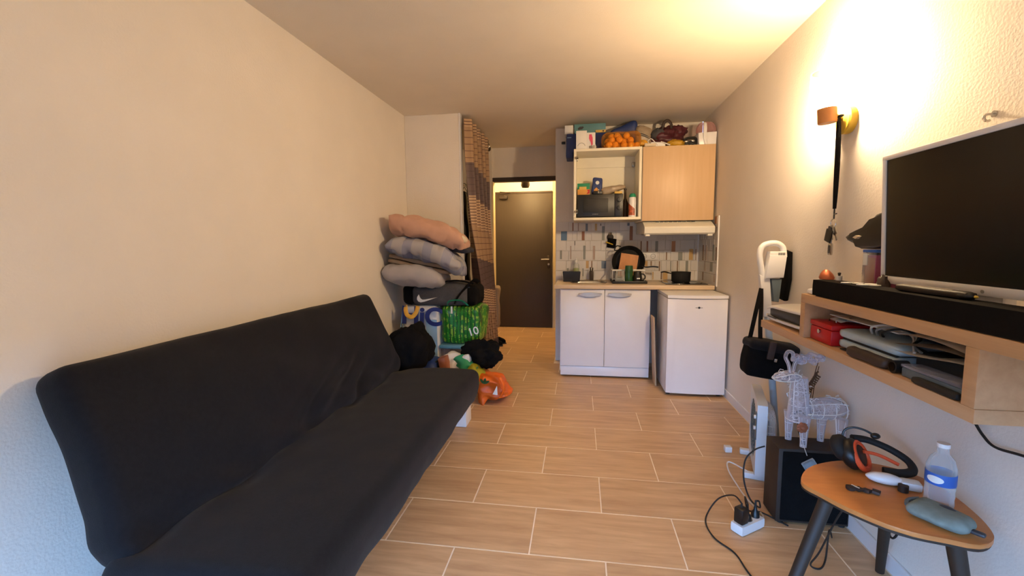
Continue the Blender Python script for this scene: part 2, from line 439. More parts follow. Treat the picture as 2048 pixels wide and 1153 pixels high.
# splashback: each white tile and each coloured strip is a piece of the kitchen wall
def tile(x0, x1, z0, z1, mt, proud, key=None):
    o = MB().box(x0, x1, YB-proud, YB, z0, z1, .001, 1).build('tile', mt, wk, 0); return o
rr = random.Random(3); zr = [.9, 1.005, 1.112, 1.22, 1.327, 1.43, 1.53]
for a, b in zip(zr, zr[1:]):
    x = -.26
    while x < XR-.004:
        wd = rr.choice((.05, .065, .09, .115, .14)); x2 = min(x+wd, XR-.004)
        if XR-.004-x2 < .03: x2 = XR-.004
        tile(x+.0012, x2-.0012, a+.0012, b-.0012, 'tile_white_%d' % rr.randrange(3), .008); x = x2
COL = [(-0.081,-0.069,1.431,1.52,'r'),(0.059,0.083,1.429,1.508,'s'),(0.158,0.18,1.432,1.507,'t'),(0.232,0.26,1.329,1.478,'g'),(-0.202,-0.138,1.331,1.428,'b'),(0.02,0.049,1.331,1.425,'r'),(0.494,0.517,1.479,1.509,'s'),(0.52,0.551,1.326,1.474,'r'),(-0.058,-0.05,1.277,1.324,'d'),(0.036,0.06,1.125,1.273,'g'),(-0.213,-0.192,1.129,1.224,'g'),(-0.103,-0.091,1.128,1.271,'p'),(0.138,0.162,1.123,1.269,'p'),(0.633,0.646,1.205,1.316,'n'),(0.695,0.711,1.205,1.316,'r'),(0.784,0.812,1.204,1.315,'g'),(0.948,0.986,1.203,1.313,'o'),(1.125,1.164,1.116,1.23,'t'),(1.017,1.059,1.113,1.198,'g'),(0.894,0.905,1.116,1.199,'n'),(0.067,0.096,1.03,1.109,'t'),(0.123,0.135,1.033,1.109,'n'),(0.23,0.28,1.028,1.109,'s'),(-0.138,-0.116,1.0,1.03,'g'),(0.682,0.71,1.047,1.108,'t'),(0.74,0.753,1.056,1.105,'n'),(0.825,0.836,1.001,1.104,'n'),(1.007,1.018,0.996,1.107,'n'),(1.094,1.119,0.996,1.107,'g'),(0.94,0.95,0.996,1.107,'g'),(0.868,0.915,0.91,1.001,'t'),(0.846,0.859,0.91,0.991,'n'),(0.761,0.772,0.91,0.991,'t'),(0.03,0.041,0.943,1.028,'g'),(0.214,0.223,1.483,1.506,'d'),(-0.022,-0.012,1.43,1.514,'p'),(1.186,1.197,1.115,1.229,'p')]
for x0, x1, z0, z1, c in COL: tile(x0, x1, z0, z1, 'tile_'+c, .0105)
COLR = [(4.261,4.315,1.128,1.276,'g'),(4.292,4.377,1.026,1.111,'g'),(4.227,4.28,1.465,1.531,'r'),(4.609,4.653,1.119,1.271,'n'),(4.507,4.544,1.123,1.271,'p'),(4.537,4.571,1.019,1.116,'p'),(4.216,4.246,0.935,1.005,'p'),(4.593,4.635,0.923,1.004,'n'),(4.188,4.219,1.135,1.253,'n')]
wr = bpy.data.objects['wall_right']
for a, b in zip(zr, zr[1:]):
    yy = 4.18
    while yy < YB-.014:
        y2 = min(yy+rr.choice((.06, .09, .13)), YB-.012)
        if YB-.012-y2 < .03: y2 = YB-.012
        MB().box(XR-.008, XR, yy+.0012, y2-.0012, a+.0012, b-.0012, .001, 1).build('tile', 'tile_white_%d' % rr.randrange(3), wr, 0); yy = y2
for y0, y1, z0, z1, c in COLR: MB().box(XR-.0105, XR, y0, y1, z0, z1, .001, 1).build('tile', 'tile_'+c, wr, 0)
struct(MB().box(XR-.011, XR, 4.165, 4.18, .9, 1.535, .002), 'trim_7', 'white_gloss')

# ================================================================== sofa bed along the left wall
sf = thing('sofa_bed', 'wide sofa bed under a black fabric cover along the left wall', 'sofa', (-1.2, 1.97, 0))
def backfold(p):
    # lean: local x thickness, y length, z height -> backrest leaning to the wall
    q = p.copy(); q += wob(p, .006, 3.2, 1)+wob(p, .0025, 9, 2)
    h = p.z/.62+.5
    fold = math.exp(-((h-.06)/.16)**2)
    q.x += fold*.035*noise.noise(Vector((p.y*4, p.z*8, 3)))+.010*fold*math.sin(p.y*15+p.z*30+3*noise.noise(Vector((p.y*3, 0, 1))))
    q.x += .010*noise.noise(Vector((p.y*2.2+p.z*5, p.z*3, 9)))
    q.x += .02*math.sin(PI*max(0, min(1, h)))            # cushion belly
    q.y += .065*max(0, min(1, h))*max(0, -p.y)**2
    r_ = math.exp(-((h-.2)/.2)**2)*math.exp(-((p.y-.35)/.4)**2)
    q.x += r_*.018*math.sin(26*(h-.9*p.y)+4*noise.noise(Vector((p.y*3, h*3, 6))))
    return q
m = MB().rbox((.075, 1.0, .31), .05, (6, 110, 40), backfold)
m.xf(T(-1.455, 1.985, .645) @ RY(math.radians(-24)))
m.build('backrest', 'black_fabric', sf, 60)
def seatfold(p):
    q = p.copy(); q += wob(p, .005, 3, 4)+wob(p, .002, 9, 5)
    u = (p.x+.29)/.62
    fold = math.exp(-(u/.14)**2)
    if p.z > 0: q.z += fold*(.03*noise.noise(Vector((p.y*4.5, p.x*9, 8)))+.010*math.sin(p.y*17+p.x*24+3*noise.noise(Vector((p.y*3, 0, 4)))))
    if p.z > 0: q.z += .012*math.sin(PI*max(0, min(1, u)))
    if p.z < 0: q.x -= .035*(-p.z/.115)*(1 if p.x > .2 else 0); q.z += .012*noise.noise(Vector((p.y*7, 0, 2)))*(1 if p.x > .2 else 0)
    return q
m = MB().rbox((.33, 1.01, .115), .05, (40, 110, 9), seatfold)
m.xf(T(-1.02, 1.965, .30) @ RY(math.radians(-1.5)))
m.build('seat', 'black_fabric', sf, 60)
m = MB().box(-1.5, -.84, 1.05, 1.09, .10, .20, .005).box(-1.5, -.84, 2.86, 2.90, .10, .20, .005).box(-1.5, -1.46, 1.05, 2.9, .12, .20, .005).box(-.9, -.86, 1.05, 2.9, .12, .20, .005)
m.build('frame', 'black_matte', sf)
for x in (-1.48, -.9):
    for yy in (1.07, 2.88): MB().cyl((x, yy, 0), (x, yy, .12), .018, .022, 12).build('leg', 'black_matte', sf)
b = thing('low_box', 'white cardboard box on the floor under the far end of the sofa', 'box', (-.84, 3.02, 0))
MB().box(-1.02, -.79, 2.93, 3.08, .002, .13, .004).build('carton', 'paper', b)
MB().box(-1.025, -.785, 2.925, 3.085, .11, .145, .004).build('lid', 'white_matte', b)

# ================================================================== the pile by the closet
def rod_pts(y): return (-1.085, y, 2.43)
r_ = thing('curtain_rod', 'dark curtain rod across the closet opening near the ceiling', 'rod', (-1.085, 4.9, 2.43))
MB().cyl((-1.085, 4.17, 2.43), (-1.085, 5.26, 2.43), .011, n=12).build('pole', 'frame_dark', r_)
MB().ell((-1.085, 5.285, 2.43), (.03, .036, .03), 14, 8).build('finial', 'frame_dark', r_)
MB().box(-1.1, -1.07, 5.2, 5.215, 2.43, ZC, .002).build('bracket', 'frame_dark', r_)
# curtain: bunched folds, pushed out at the foot by the pile
cm = bpy.data.materials.new('curtain_check'); cm.use_nodes = True; nt = cm.node_tree; N = nt.nodes; Lk = nt.links
uvn = N.new('ShaderNodeUVMap'); uvn.uv_map = 'UVMap'; sx = N.new('ShaderNodeSeparateXYZ'); Lk.new(uvn.outputs[0], sx.inputs[0])
def mth(op, a, b=None, c=None):
    n = N.new('ShaderNodeMath'); n.operation = op
    for i, v in enumerate((a, b, c)):
        if v is None: continue
        if isinstance(v, (int, float)): n.inputs[i].default_value = v
        else: Lk.new(v, n.inputs[i])
    return n.outputs[0]
U_, V_ = sx.outputs[0], sx.outputs[1]                # metres of cloth across, height from the floor
offs = mth('MULTIPLY', mth('FLOOR', mth('DIVIDE', U_, .42)), .02)
blk = mth('FRACT', mth('DIVIDE', mth('ADD', mth('ADD', V_, offs), .06), .91))
dark = mth('LESS_THAN', blk, .34)
fine = mth('LESS_THAN', mth('FRACT', mth('DIVIDE', V_, .028)), .5)
big = mth('LESS_THAN', mth('FRACT', mth('DIVIDE', V_, .062)), .12)
ver = mth('LESS_THAN', mth('FRACT', mth('DIVIDE', U_, .21)), .03)
def mixc(f, a, b):
    n = N.new('ShaderNodeMix'); n.data_type = 'RGBA'; Lk.new(f, n.inputs[0])
    for i, v in ((6, a), (7, b)):
        if isinstance(v, str): n.inputs[i].default_value = lin(v)
        else: Lk.new(v, n.inputs[i])
    return n.outputs[2]
zone = mth('GREATER_THAN', blk, .70)
light = mixc(zone, mixc(big, 'a5835f', '6b4a36'), mixc(fine, 'c4a37c', '80604a'))
colr = mixc(dark, light, mixc(big, '5d4844', '46342f'))
colr = mixc(ver, colr, '5a4032')
pb = N['Principled BSDF']; pb.inputs['Roughness'].default_value = .55; pb.inputs['Sheen Weight'].default_value = .2; Lk.new(colr, pb.inputs['Base Color'])
MATS['curtain_check'] = cm
ct = thing('curtain', 'long brown chequered eyelet curtain bunched at the closet opening', 'curtain', (-1.085, 4.6, 0))
nu, nv = 150, 40; bm = bmesh.new(); uvl = bm.loops.layers.uv.new('UVMap'); G = []
FOLDS = 4.5
for i in range(nu):
    s_ = i/(nu-1); col_ = []
    for j in range(nv):
        t = j/(nv-1); z = .07+t*2.40
        k = 1-t
        ya = 4.115+.36*max(0, (.62-t)/.62)**1.2; yb = 4.93+.33*k-.04*math.sin(PI*t)
        amp = .06*(.75+.4*k)
        ph = s_*FOLDS*2*PI
        y_ = ya+(yb-ya)*s_+.022*math.sin(ph*2+1)*(.4+k*.6)
        x_ = -1.058+amp*math.sin(ph+.6*math.sin(z*2.1))+.06*k*(1-s_)**1.2+.015*k+.012*noise.noise(Vector((s_*9, z*1.5, 0)))
        col_.append((bm.verts.new((x_, y_, z)), (s_*2.1, z)))
    G.append(col_)
for i in range(nu-1):
    for j in range(nv-1):
        q = (G[i][j], G[i+1][j], G[i+1][j+1], G[i][j+1]); f = bm.faces.new([v[0] for v in q]); f.smooth = True
        for lp, v in zip(f.loops, q): lp[uvl].uv = v[1]
for v in bm.verts: v.co -= Vector((-1.085, 4.6, 0))
me = bpy.data.meshes.new('cloth'); bm.to_mesh(me); bm.free(); me.materials.append(cm)
o = bpy.data.objects.new('cloth', me); C.objects.link(o); o.parent = ct
for i in range(7):
    yy = 4.22+i*.15
    MB().tube(arcpts((-1.085+.02*(-1)**i, yy, 2.43), .026, 0, 2*PI*23/24, 23, 'xz'), .006, 6, closed=True).build('eyelet', 'chrome', ct)

solo(MB().cyl((-1.28, 4.165, 1.955), (-1.28, 5.62, 1.955), .012, n=10), 'closet_rail', 'steel', (-1.28, 4.9, 1.955), 'steel hanging rail inside the closet behind the curtain', 'rail')
# added dark clothes fill the closet's dark void just behind the curtain
def garment(x, y, m_, lab, seed):
    g = thing('closet_filler_garment', lab, 'clothing', (x, y, .95))
    MB().rbox((.045, .085, .55), .04, (4, 8, 18), lambda p: p+wob(p, .03, 5, seed), (x, y, 1.33)).build('body', m_, g)
    MB().tube(arcpts((x, y, 1.955), .02, -.3, PI, 8, 'xz'), .003, 6).tube([(x-.04, y, 1.87), (x, y, 1.935), (x+.04, y, 1.87)], .004, 6).build('hanger', 'black_plastic', g)
for i, (x, y) in enumerate(((-1.28, 4.42), (-1.28, 4.62), (-1.28, 4.86))): garment(x, y, ('black_cloth', 'navy_cloth', 'dark_brown')[i], ('added black garment filling the dark closet nearest the stub wall', 'added navy garment filling the dark middle of the closet', 'added dark brown garment filling the dark far end of the closet')[i], i)

def pillow_mb(Lx, Wy, Tz, seed, droop=0, wr=.012, pinch=.08, flap=0):
    m = MB()
    def f(side):
        def g(u, v):
            a, b = 2*u-1, 2*v-1
            a = math.copysign(abs(a)**.85, a); b = math.copysign(abs(b)**.85, b)
            x = a*Lx*(1-pinch*b*b*abs(a)); y = b*Wy*(1-pinch*a*a*abs(b))
            t = (max(0, 1-abs(a)**5)*max(0, 1-abs(b)**4))**.42
            z = side*Tz*t*(1-.12*a*a)
            p = Vector((x, y, z)); e = min(1, t*1.3)
            d = wob(Vector((x, y, z*.5)), wr, 6, seed)+wob(Vector((x, y, z)), wr*.6, 15, seed+3)
            rg = abs(noise.noise(Vector((x*7+seed, y*7, side*.5))))
            z2 = z+d.z*(.4+e)-side*wr*1.1*max(0, .22-rg)*4*e+wr*1.3*(1-e)*math.sin(14*(x+y)+seed)
            c_ = max(0, -a)**6*max(0, abs(b))**3*flap
            return Vector((x+d.x*.5, y+d.y*.5, z2-droop*max(0, a)**2-droop*.25*max(0, -a)**2+c_))
        return g
    m.grid(f(1), 64, 40); m.grid(f(-1), 64, 40)
    bmesh.ops.remove_doubles(m.bm, verts=m.bm.verts, dist=.0008)
    return m
plaid = bpy.data.materials.new('plaid_cloth'); plaid.use_nodes = True; nt = plaid.node_tree; N = nt.nodes; Lk = nt.links
tc = N.new('ShaderNodeTexCoord'); sx = N.new('ShaderNodeSeparateXYZ'); Lk.new(tc.outputs['Object'], sx.inputs[0])
sa = mth('LESS_THAN', mth('FRACT', mth('DIVIDE', sx.outputs[0], .17)), .45); sb = mth('LESS_THAN', mth('FRACT', mth('DIVIDE', sx.outputs[1], .17)), .45)
cc = mixc(sa, mixc(sb, 'a9a6ab', '8e93a6'), mixc(sb, '9496a8', '777a94'))
pb = N['Principled BSDF']; pb.inputs['Roughness'].default_value = .95; Lk.new(cc, pb.inputs['Base Color']); MATS['plaid_cloth'] = plaid
G_ = 'pillows stacked by the closet'
def pillow(name, lab, m_, c, rot, size, seed, droop, wr=.012, flap=0):
    o = thing(name, lab, 'pillow', c, 0, G_, rot)
    pillow_mb(*size, seed, droop, wr, flap=flap).build('pillow_case', m_, o, 70, world=False)
    return o
po = pillow('pillow', 'dusty pink pillow on top of the stack by the closet', 'pink_cloth', (-1.265, 3.66, 1.405), (math.radians(-7), math.radians(14), math.radians(4)), (.345, .22, .100), 1, .045, .018, flap=.05)
MB().blob((.29, -.13, -.01), (.058, .05, .036), .1, 2, 3).build('pillow_insert', 'cream_cloth', po, 70, world=False, label='cream pillow showing at the open end of the pink case')
pillow('pillow', 'blue-grey plaid pillow second from the top of the stack', 'plaid_cloth', (-1.283, 3.65, 1.235), (math.radians(-8), math.radians(13), math.radians(3)), (.35, .22, .090), 5, .09, .018)
pillow('pillow', 'pale grey pillow at the bottom of the stack on the sports bag', 'pale_grey_cloth', (-1.40, 3.67, 1.035), (math.radians(-5), math.radians(5), math.radians(2)), (.268, .22, .098), 9, .02, .012)
o = thing('folded_blanket', 'taupe folded blanket between the plaid and pale grey pillows', 'blanket', (-1.34, 3.72, 1.135), rot=(0, math.radians(12), .03))
for k, zz in enumerate((-.02, .02)): MB().rbox((.27, .20, .02), .019, (14, 10, 4), lambda p: p+wob(p, .008, 6, k+20), (0, 0, zz)).build('fold', 'taupe_cloth', o, 70, world=False)
o = solo(MB().rbox((.10, .14, .022), .02, (10, 10, 4), lambda p: p+wob(p, .01, 7, 31)).xf(T(-1.03, 3.69, 1.258) @ RY(math.radians(10))), 'folded_cloth', 'navy_cloth', (-1.0, 3.71, 1.252), 'dark navy folded cloth under the right end of the pink pillow', 'cloth', smooth=70)

# sports bag
sb_ = thing('sports_bag', 'dark grey sports bag with a white curved tick lying under the pillows', 'bag', (-1.2, 3.78, .76))
def bagf(p):
    q = p+wob(p, .012, 4, 40); u = p.x/.34
    q.z += -.012*u*u+(.02*math.sin(u*4) if p.z > 0 else 0); q.y += .02*(1-u*u)*(-1 if p.y < 0 else 1)
    return q
MB().rbox((.25, .135, .092), .05, (22, 12, 9), bagf, (0, 0, 0)).xf(T(-1.20, 3.78, .862)).build('body', 'grey_fabric', sb_, 70)
for sx_, lab in ((-1, 'black left end panel'), (1, 'black right end panel')):
    MB().rbox((.062, .132, .09), .05, (8, 12, 9), lambda p: p+wob(p, .01, 6, 44), (0, 0, 0)).xf(T(-1.20+sx_*.285, 3.78, .862)).build('end_panel', 'black_cloth', sb_, 70, label=lab)
MB().tube(spline([(-1.42, 3.66, .955), (-1.25, 3.645, .945), (-1.08, 3.65, .935), (-.93, 3.66, .93)]), .008, 6).build('zip', 'black_plastic', sb_)
MB().tube(spline([(-1.06, 3.64, .79), (-1.02, 3.63, .86), (-.96, 3.64, .93), (-.90, 3.67, .99), (-.87, 3.72, .97)]), .02, 8, flat=.35).build('strap', 'black_cloth', sb_)
MB().tube(spline([(-1.17, 3.66, .965), (-1.12, 3.63, .985), (-1.02, 3.63, .99), (-.9, 3.66, .965)]), .014, 8, flat=.5).build('handle', 'black_cloth', sb_)
sw = [(0, .035), (-.012, .018), (-.014, .002), (-.004, -.013), (.016, -.019), (.045, -.014), (.09, -.001), (.15, .018), (.092, .008), (.05, .001), (.028, -.001), (.014, .006), (.006, .018)]
MB().prism([(x*1.12, z*1.25) for x, z in sw], 'xz', -.006, .006).xf(T(-1.375, 3.617, .825)).build('tick_mark', 'letter_white', sb_, 0, label='white curved tick')

# tall bags and box below
def bagshape(c, half, seed, amp=.02, taper=.05):
    def f(p):
        q = p+wob(p, amp, 4.5, seed)+wob(p, amp*.4, 13, seed+1); k = p.z/half[2]
        q.x *= 1+taper*k*.5; q.y *= 1+taper*k
        return q
    return MB().rbox(half, min(half)*.35, (18, 14, 18), f).xf(T(*c))
wb = thing('shopping_bag', 'white and blue tall shopping bag with navy letters beside the left wall', 'bag', (-1.38, 3.78, 0))
bagshape((-1.385, 3.79, .39), (.17, .15, .375), 51, .014).build('body', 'white_matte', wb, 70)
for x in (-1.545, -1.525): MB().rbox((.006, .004, .14), .003, (2, 2, 8), lambda p: p+Vector((p.z*.16, 0, 0))).xf(T(x, 3.626, .62)).build('stripe', 'skyblue', wb)
MB().rbox((.05, .006, .19), .005, (4, 2, 8)).xf(T(-1.27, 3.622, .46)).build('side_band', 'skyblue', wb)
text_mb('HiC', .215, .0015, .007).xf(T(-1.352, 3.612, .675) @ RX(PI/2) @ RY(math.radians(0)) @ RZ(math.radians(-3)) @ Matrix.Diagonal((1.05, 1, 3, 1))).build('lettering', 'letter_navy', wb, 0)
MB().tube(spline([(-1.50, 3.615, .775), (-1.485, 3.60, .70), (-1.44, 3.595, .675), (-1.40, 3.60, .71), (-1.385, 3.61, .77)]), .019, 8, flat=.3).build('handle', 'orange', wb, label='orange carrying handle')
cb = thing('storage_box', 'clear plastic storage box with a teal lid under the green bag', 'box', (-1.08, 3.82, 0))
MB().box(-1.205, -.92, 3.65, 4.02, .012, .39, .015).build('tub', 'clear_tub', cb)
MB().box(-1.212, -.913, 3.64, 4.03, .39, .425, .01).build('lid', 'teal_card', cb, label='teal lid')
rr = random.Random(5)
for i in range(15):
    p = (-1.165+.05*(i % 5), 3.685+.01*(i % 2), .10+.09*(i//5)+rr.uniform(-.01, .01)); c_ = (i*3+i//5) % 5
    solo(MB().rbox((rr.uniform(.02, .026), .022, rr.uniform(.025, .04)), .01, (4, 4, 4), lambda q: q+wob(q, .006, 14, i)).xf(T(*p)), 'stored_item', ('red_metal', 'navy_cloth', 'burgundy', 'paper', 'blue_deep')[c_], p,
         'small %s item in the %s layer of the clear storage box, %s' % (('red', 'navy', 'burgundy', 'white', 'blue')[c_], ('bottom', 'middle', 'top')[i//5], ('at its left end', 'second from the left', 'in the middle', 'second from the right', 'at its right end')[i % 5]), 'item', 'items in the clear storage box')
gm = bpy.data.materials.new('bamboo_print'); gm.use_nodes = True; nt = gm.node_tree; N = nt.nodes; Lk = nt.links
tc = N.new('ShaderNodeTexCoord'); sx = N.new('ShaderNodeSeparateXYZ'); Lk.new(tc.outputs['Object'], sx.inputs[0])
nz = N.new('ShaderNodeTexNoise'); nz.inputs['Scale'].default_value = 6; Lk.new(tc.outputs['Object'], nz.inputs['Vector'])
st = mth('FRACT', mth('DIVIDE', mth('MULTIPLY_ADD', nz.outputs[0], .03, sx.outputs[0]), .032))
n2 = N.new('ShaderNodeTexNoise'); n2.inputs['Scale'].default_value = 26; Lk.new(tc.outputs['Object'], n2.inputs['Vector'])
cl = mixc(mth('LESS_THAN', st, .66), mixc(mth('GREATER_THAN', n2.outputs[0], .5), '14561d', '0c3c15'), mixc(mth('GREATER_THAN', n2.outputs[0], .54), '267a1e', '86ab38'))
kn = mth('LESS_THAN', mth('FRACT', mth('DIVIDE', sx.outputs[2], .07)), .05)
cl = mixc(kn, cl, '2f7a22')
pb = N['Principled BSDF']; pb.inputs['Roughness'].default_value = .35; Lk.new(cl, pb.inputs['Base Color']); MATS['bamboo_print'] = gm
gb = thing('green_bag', 'green bag with a bamboo print standing on the clear storage box', 'bag', (-1.03, 3.83, .43))
bagshape((-1.025, 3.82, .60), (.18, .165, .17), 61, .022, .06).build('body', 'bamboo_print', gb, 70)
text_mb('10', .095, .0015, .001).xf(T(-.90, 3.632, .55) @ RZ(.25) @ RX(PI/2) @ RZ(.25)).build('lettering', 'letter_white', gb, 0)
MB().rbox((.008, .003, .032), .002, (2, 2, 4)).xf(T(-1.09, 3.637, .735)).build('small_print', 'letter_white', gb)
MB().tube(spline([(-1.13, 3.66, .77), (-1.10, 3.62, .815), (-1.0, 3.62, .82), (-.95, 3.65, .775)]), .012, 8, flat=.4).build('handle', 'green_cloth', gb)
# bundles
o = solo(MB().blob((-1.31, 3.22, .485), (.17, .22, .20), .24, 1.7, 3, 56, 34), 'black_jacket', 'black_cloth', (-1.31, 3.22, .3), 'black padded jacket bundled against the far end of the sofa', 'clothing', smooth=70)
m = MB().rbox((.10, .12, .10), .05, (10, 10, 10), lambda p: p+wob(p, .03, 6, 70), (0, 0, 0)).xf(T(-1.20, 3.33, .275))
bb = thing('blue_bag', 'blue crumpled bag with white patches behind the sofa seat', 'bag', (-1.2, 3.3, .13))
m.build('body', 'blue_deep', bb, 70)
for x, z, a in ((-1.235, .335, .5), (-1.265, .30, -.2)): MB().rbox((.012, .006, .025), .004, (2, 2, 3)).xf(T(x, 3.205, z) @ RY(a)).build('white_patch', 'letter_white', bb)
sh = thing('shoe_box', 'orange and dark brown folded carton standing behind the sofa seat', 'box', (-1.05, 3.34, .2))
MB().box(-.03, .03, -.05, .05, -.12, .12, .004).xf(T(-1.055, 3.33, .285) @ RY(-.2)).build('front', 'rust', sh)
MB().box(-.05, .0, -.05, .05, -.11, .10, .004).xf(T(-1.10, 3.34, .275) @ RY(-.3)).build('side', 'dark_brown', sh)
ob = thing('printed_bag', 'large shopping bag of white, teal, yellow and orange patches beside the sofa end', 'bag', (-.85, 3.5, 0))
def obf(sd): return lambda p: p+wob(p, .045, 6, sd)+wob(p, .02, 14, sd+1)+p.normalized()*(-.035*abs(noise.noise(p*11+Vector((sd, 0, 0)))))
MB().rbox((.13, .11, .17), .06, (14, 12, 14), obf(80)).xf(T(-.985, 3.47, .225)).build('white_panel', 'white_matte', ob, 70)
MB().rbox((.085, .10, .075), .05, (12, 12, 10), obf(82)).xf(T(-.905, 3.44, .325) @ RY(.5)).build('teal_panel', 'green_cloth', ob, 70)
MB().rbox((.045, .10, .085), .03, (8, 12, 12), obf(83)).xf(T(-.835, 3.42, .25) @ RY(-.5)).build('yellow_panel', 'lime', ob, 70)
MB().rbox((.125, .13, .12), .05, (24, 20, 20), obf(84)).warp(lambda p: Vector((p.x+.05*p.z/.12*-1, p.y, p.z*(1-.25*p.x/.125)))).xf(T(-.72, 3.49, .135)).build('orange_panel', 'orange_bag', ob, 70)
leaf = [(0, 0), (.012, .016), (.034, .022), (.05, .018), (.036, .004), (.016, -.003)]
for a in (.2, 1.0, 1.9): MB().prism(leaf, 'xz', -.002, .004).xf(T(-.745, 3.335, .19) @ RY(-a)).build('leaf_print', 'green_glass', ob)
MB().prism([(-.02, -.03), (.02, -.035), (.016, .04)], 'xz', -.002, .004).xf(T(-.66, 3.345, .135)).build('white_patch', 'letter_white', ob)
MB().tube(spline([(-.66, 3.38, .25), (-.61, 3.34, .24), (-.585, 3.34, .16), (-.62, 3.34, .08)]), .016, 8, flat=.4).build('handle', 'orange_bag', ob)
o = solo(MB().blob((-.805, 3.51, .385), (.165, .12, .115), .32, 2.0, 9, 56, 34), 'black_sweater', 'black_cloth', (-.8, 3.52, .27), 'black sweater heaped on top of the orange bag', 'clothing', smooth=70)
# beyond the curtain, at the foot of the hall wall
o = solo(MB().rbox((.045, .09, .26), .03, (6, 8, 14), lambda p: p+wob(p, .02, 6, 91)).xf(T(-1.06, 5.5, .50)), 'canvas_bag', 'taupe_cloth', (-1.06, 5.5, .24), 'beige canvas bag hanging behind the curtain near the hallway', 'bag', smooth=70)
for i, (x, y) in enumerate(((-1.05, 5.42), (-1.03, 5.55))):
    s_ = thing('shoe', ('black shoe on the floor behind the curtain, nearer one', 'black shoe on the floor behind the curtain, farther one')[i], 'shoe', (x, y, 0), .2+i*.2, 'black shoes behind the curtain')
    MB().rbox((.085, .036, .035), .028, (12, 8, 6), lambda p: Vector((p.x, p.y*(1-.25*(p.x/.085 < -.5)), p.z*(1.15-.5*max(0, p.x/.085)))), (0, 0, .048)).build('upper', 'black_cloth', s_, world=False)
    MB().rbox((.09, .038, .008), .006, (8, 6, 2), None, (0, 0, .009)).build('sole', 'rubber', s_, world=False)

# ================================================================== kitchen
kc = thing('sink_cabinet', 'white two-door sink cabinet with bow handles under the worktop', 'cabinet', (.237, 4.5, 0))
m = MB().box(-.186, -.170, 4.245, 4.80, .06, .866, .001).box(.640, .656, 4.245, 4.80, .06, .866, .001).box(-.17, .64, 4.78, 4.795, .1, .866).box(-.17, .64, 4.26, 4.78, .10, .116)
m.build('carcass', 'white_gloss', kc)
for i, (xa, xb, hx) in enumerate(((-.180, .2345, -.008), (.238, .654, .264))):
    dr = MB().box(xa, xb, 4.225, 4.243, .113, .862, .002).build('door', 'white_gloss', kc)
    w_ = .217
    out = [(hx+w_*t/14, .818-.020*math.sin(PI*t/14)**.7-.004) for t in range(15)]
    pol = [(hx, .826), (hx+w_*.25, .833), (hx+w_*.5, .835), (hx+w_*.75, .833), (hx+w_, .826)][::-1]
    MB().prism(out+pol, 'xz', 4.196, 4.206, .003).tube([(hx+.02, 4.226, .82), (hx+.02, 4.2, .82)], .006).tube([(hx+w_-.02, 4.226, .82), (hx+w_-.02, 4.2, .82)], .006).build('handle', 'brushed', dr, label='brushed metal bow handle')
MB().box(-.180, .654, 4.238, 4.252, .018, .108, .001).build('plinth', 'white_gloss', kc)
for x in (-.13, .60):
    for y in (4.32, 4.7): MB().cyl((x, y, 0), (x, y, .1), .018, n=10).build('foot', 'black_plastic', kc)
wt = thing('worktop', 'light wood-effect worktop across the sink cabinet and the fridge', 'worktop', (.5, 4.5, .868))
SX0, SX1, SY0, SY1 = -.08, .26, 4.40, 4.70
m = MB().box(-.236, SX0, 4.20, YB-.012, .868, .905).box(SX1, XR-.012, 4.20, YB-.012, .868, .905).box(SX0, SX1, 4.20, SY0, .868, .905).box(SX0, SX1, SY1, YB-.012, .868, .905)
bmesh.ops.remove_doubles(m.bm, verts=m.bm.verts, dist=1e-5)
m.build('slab', 'worktop_wood', wt, 0)
MB().box(-.238, XR-.012, 4.197, 4.2, .868, .906, .001).build('edge_band', 'worktop_wood', wt)
sk = thing('sink', 'round-cornered steel sink set into the left of the worktop', 'sink', (.09, 4.55, .905))
def bowl(u, v):
    a = 2*PI*u; prof = [(1.06, .002), (1.05, .005), (1.0, .004), (.94, -.01), (.9, -.09), (.8, -.135), (.3, -.14), (0.05, -.142)]
    i = v*(len(prof)-1); j = min(int(i), len(prof)-2); f = i-j
    k = prof[j][0]*(1-f)+prof[j+1][0]*f; z = prof[j][1]*(1-f)+prof[j+1][1]*f
    cs, sn = math.cos(a), math.sin(a); e = .45
    return Vector((.09+k*.172*math.copysign(abs(cs)**e, cs), 4.55+k*.152*math.copysign(abs(sn)**e, sn), .905+z))
MB().grid(bowl, 40, 22, cu=True).build('bowl', 'steel', sk, 60)
MB().lathe([(0, .002), (.03, .002), (.032, -.002), (0, -.002)], (.09, 4.55, .764)).build('drain', 'chrome', sk)
# fridge
fg = thing('mini_fridge', 'white under-counter fridge with a small dark badge', 'fridge', (.965, 4.03, 0))
MB().box(.729, 1.201, 3.83, 4.30, .02, .835, .008).build('body', 'white_gloss', fg)
m = MB()
def lid(u, v):
    pass
arc = [(.727+.476*t/12, 3.768+.02-.022*math.sin(PI*t/12)) for t in range(13)]
m.prism(arc+[(1.203, 4.30), (.727, 4.30)], 'xy', .838, .864, .005).build('top', 'white_gloss', fg)
arc2 = [(.729+.472*t/12, 3.782+.012-.014*math.sin(PI*t/12)) for t in range(13)]
m = MB().prism(arc2+[(1.201, 3.824), (.729, 3.824)], 'xy', .028, .833, .003); dr = m.build('door', 'white_gloss', fg)
bd = MB().lathe([(0, 0), (.009, 0), (.009, .003), (0, .003)], (0, 0, 0), 16, RX(PI/2)).box(-.028, -.008, -.003, 0, -.0015, .0015).box(.008, .028, -.003, 0, -.0015, .0015).xf(T(.975, 3.781, .762)); bd.build('badge', 'mark_dark', dr)
for x in (.76, 1.17):
    for y in (3.86, 4.26): MB().cyl((x, y, 0), (x, y, .022), .018, n=10).build('foot', 'black_plastic', fg)
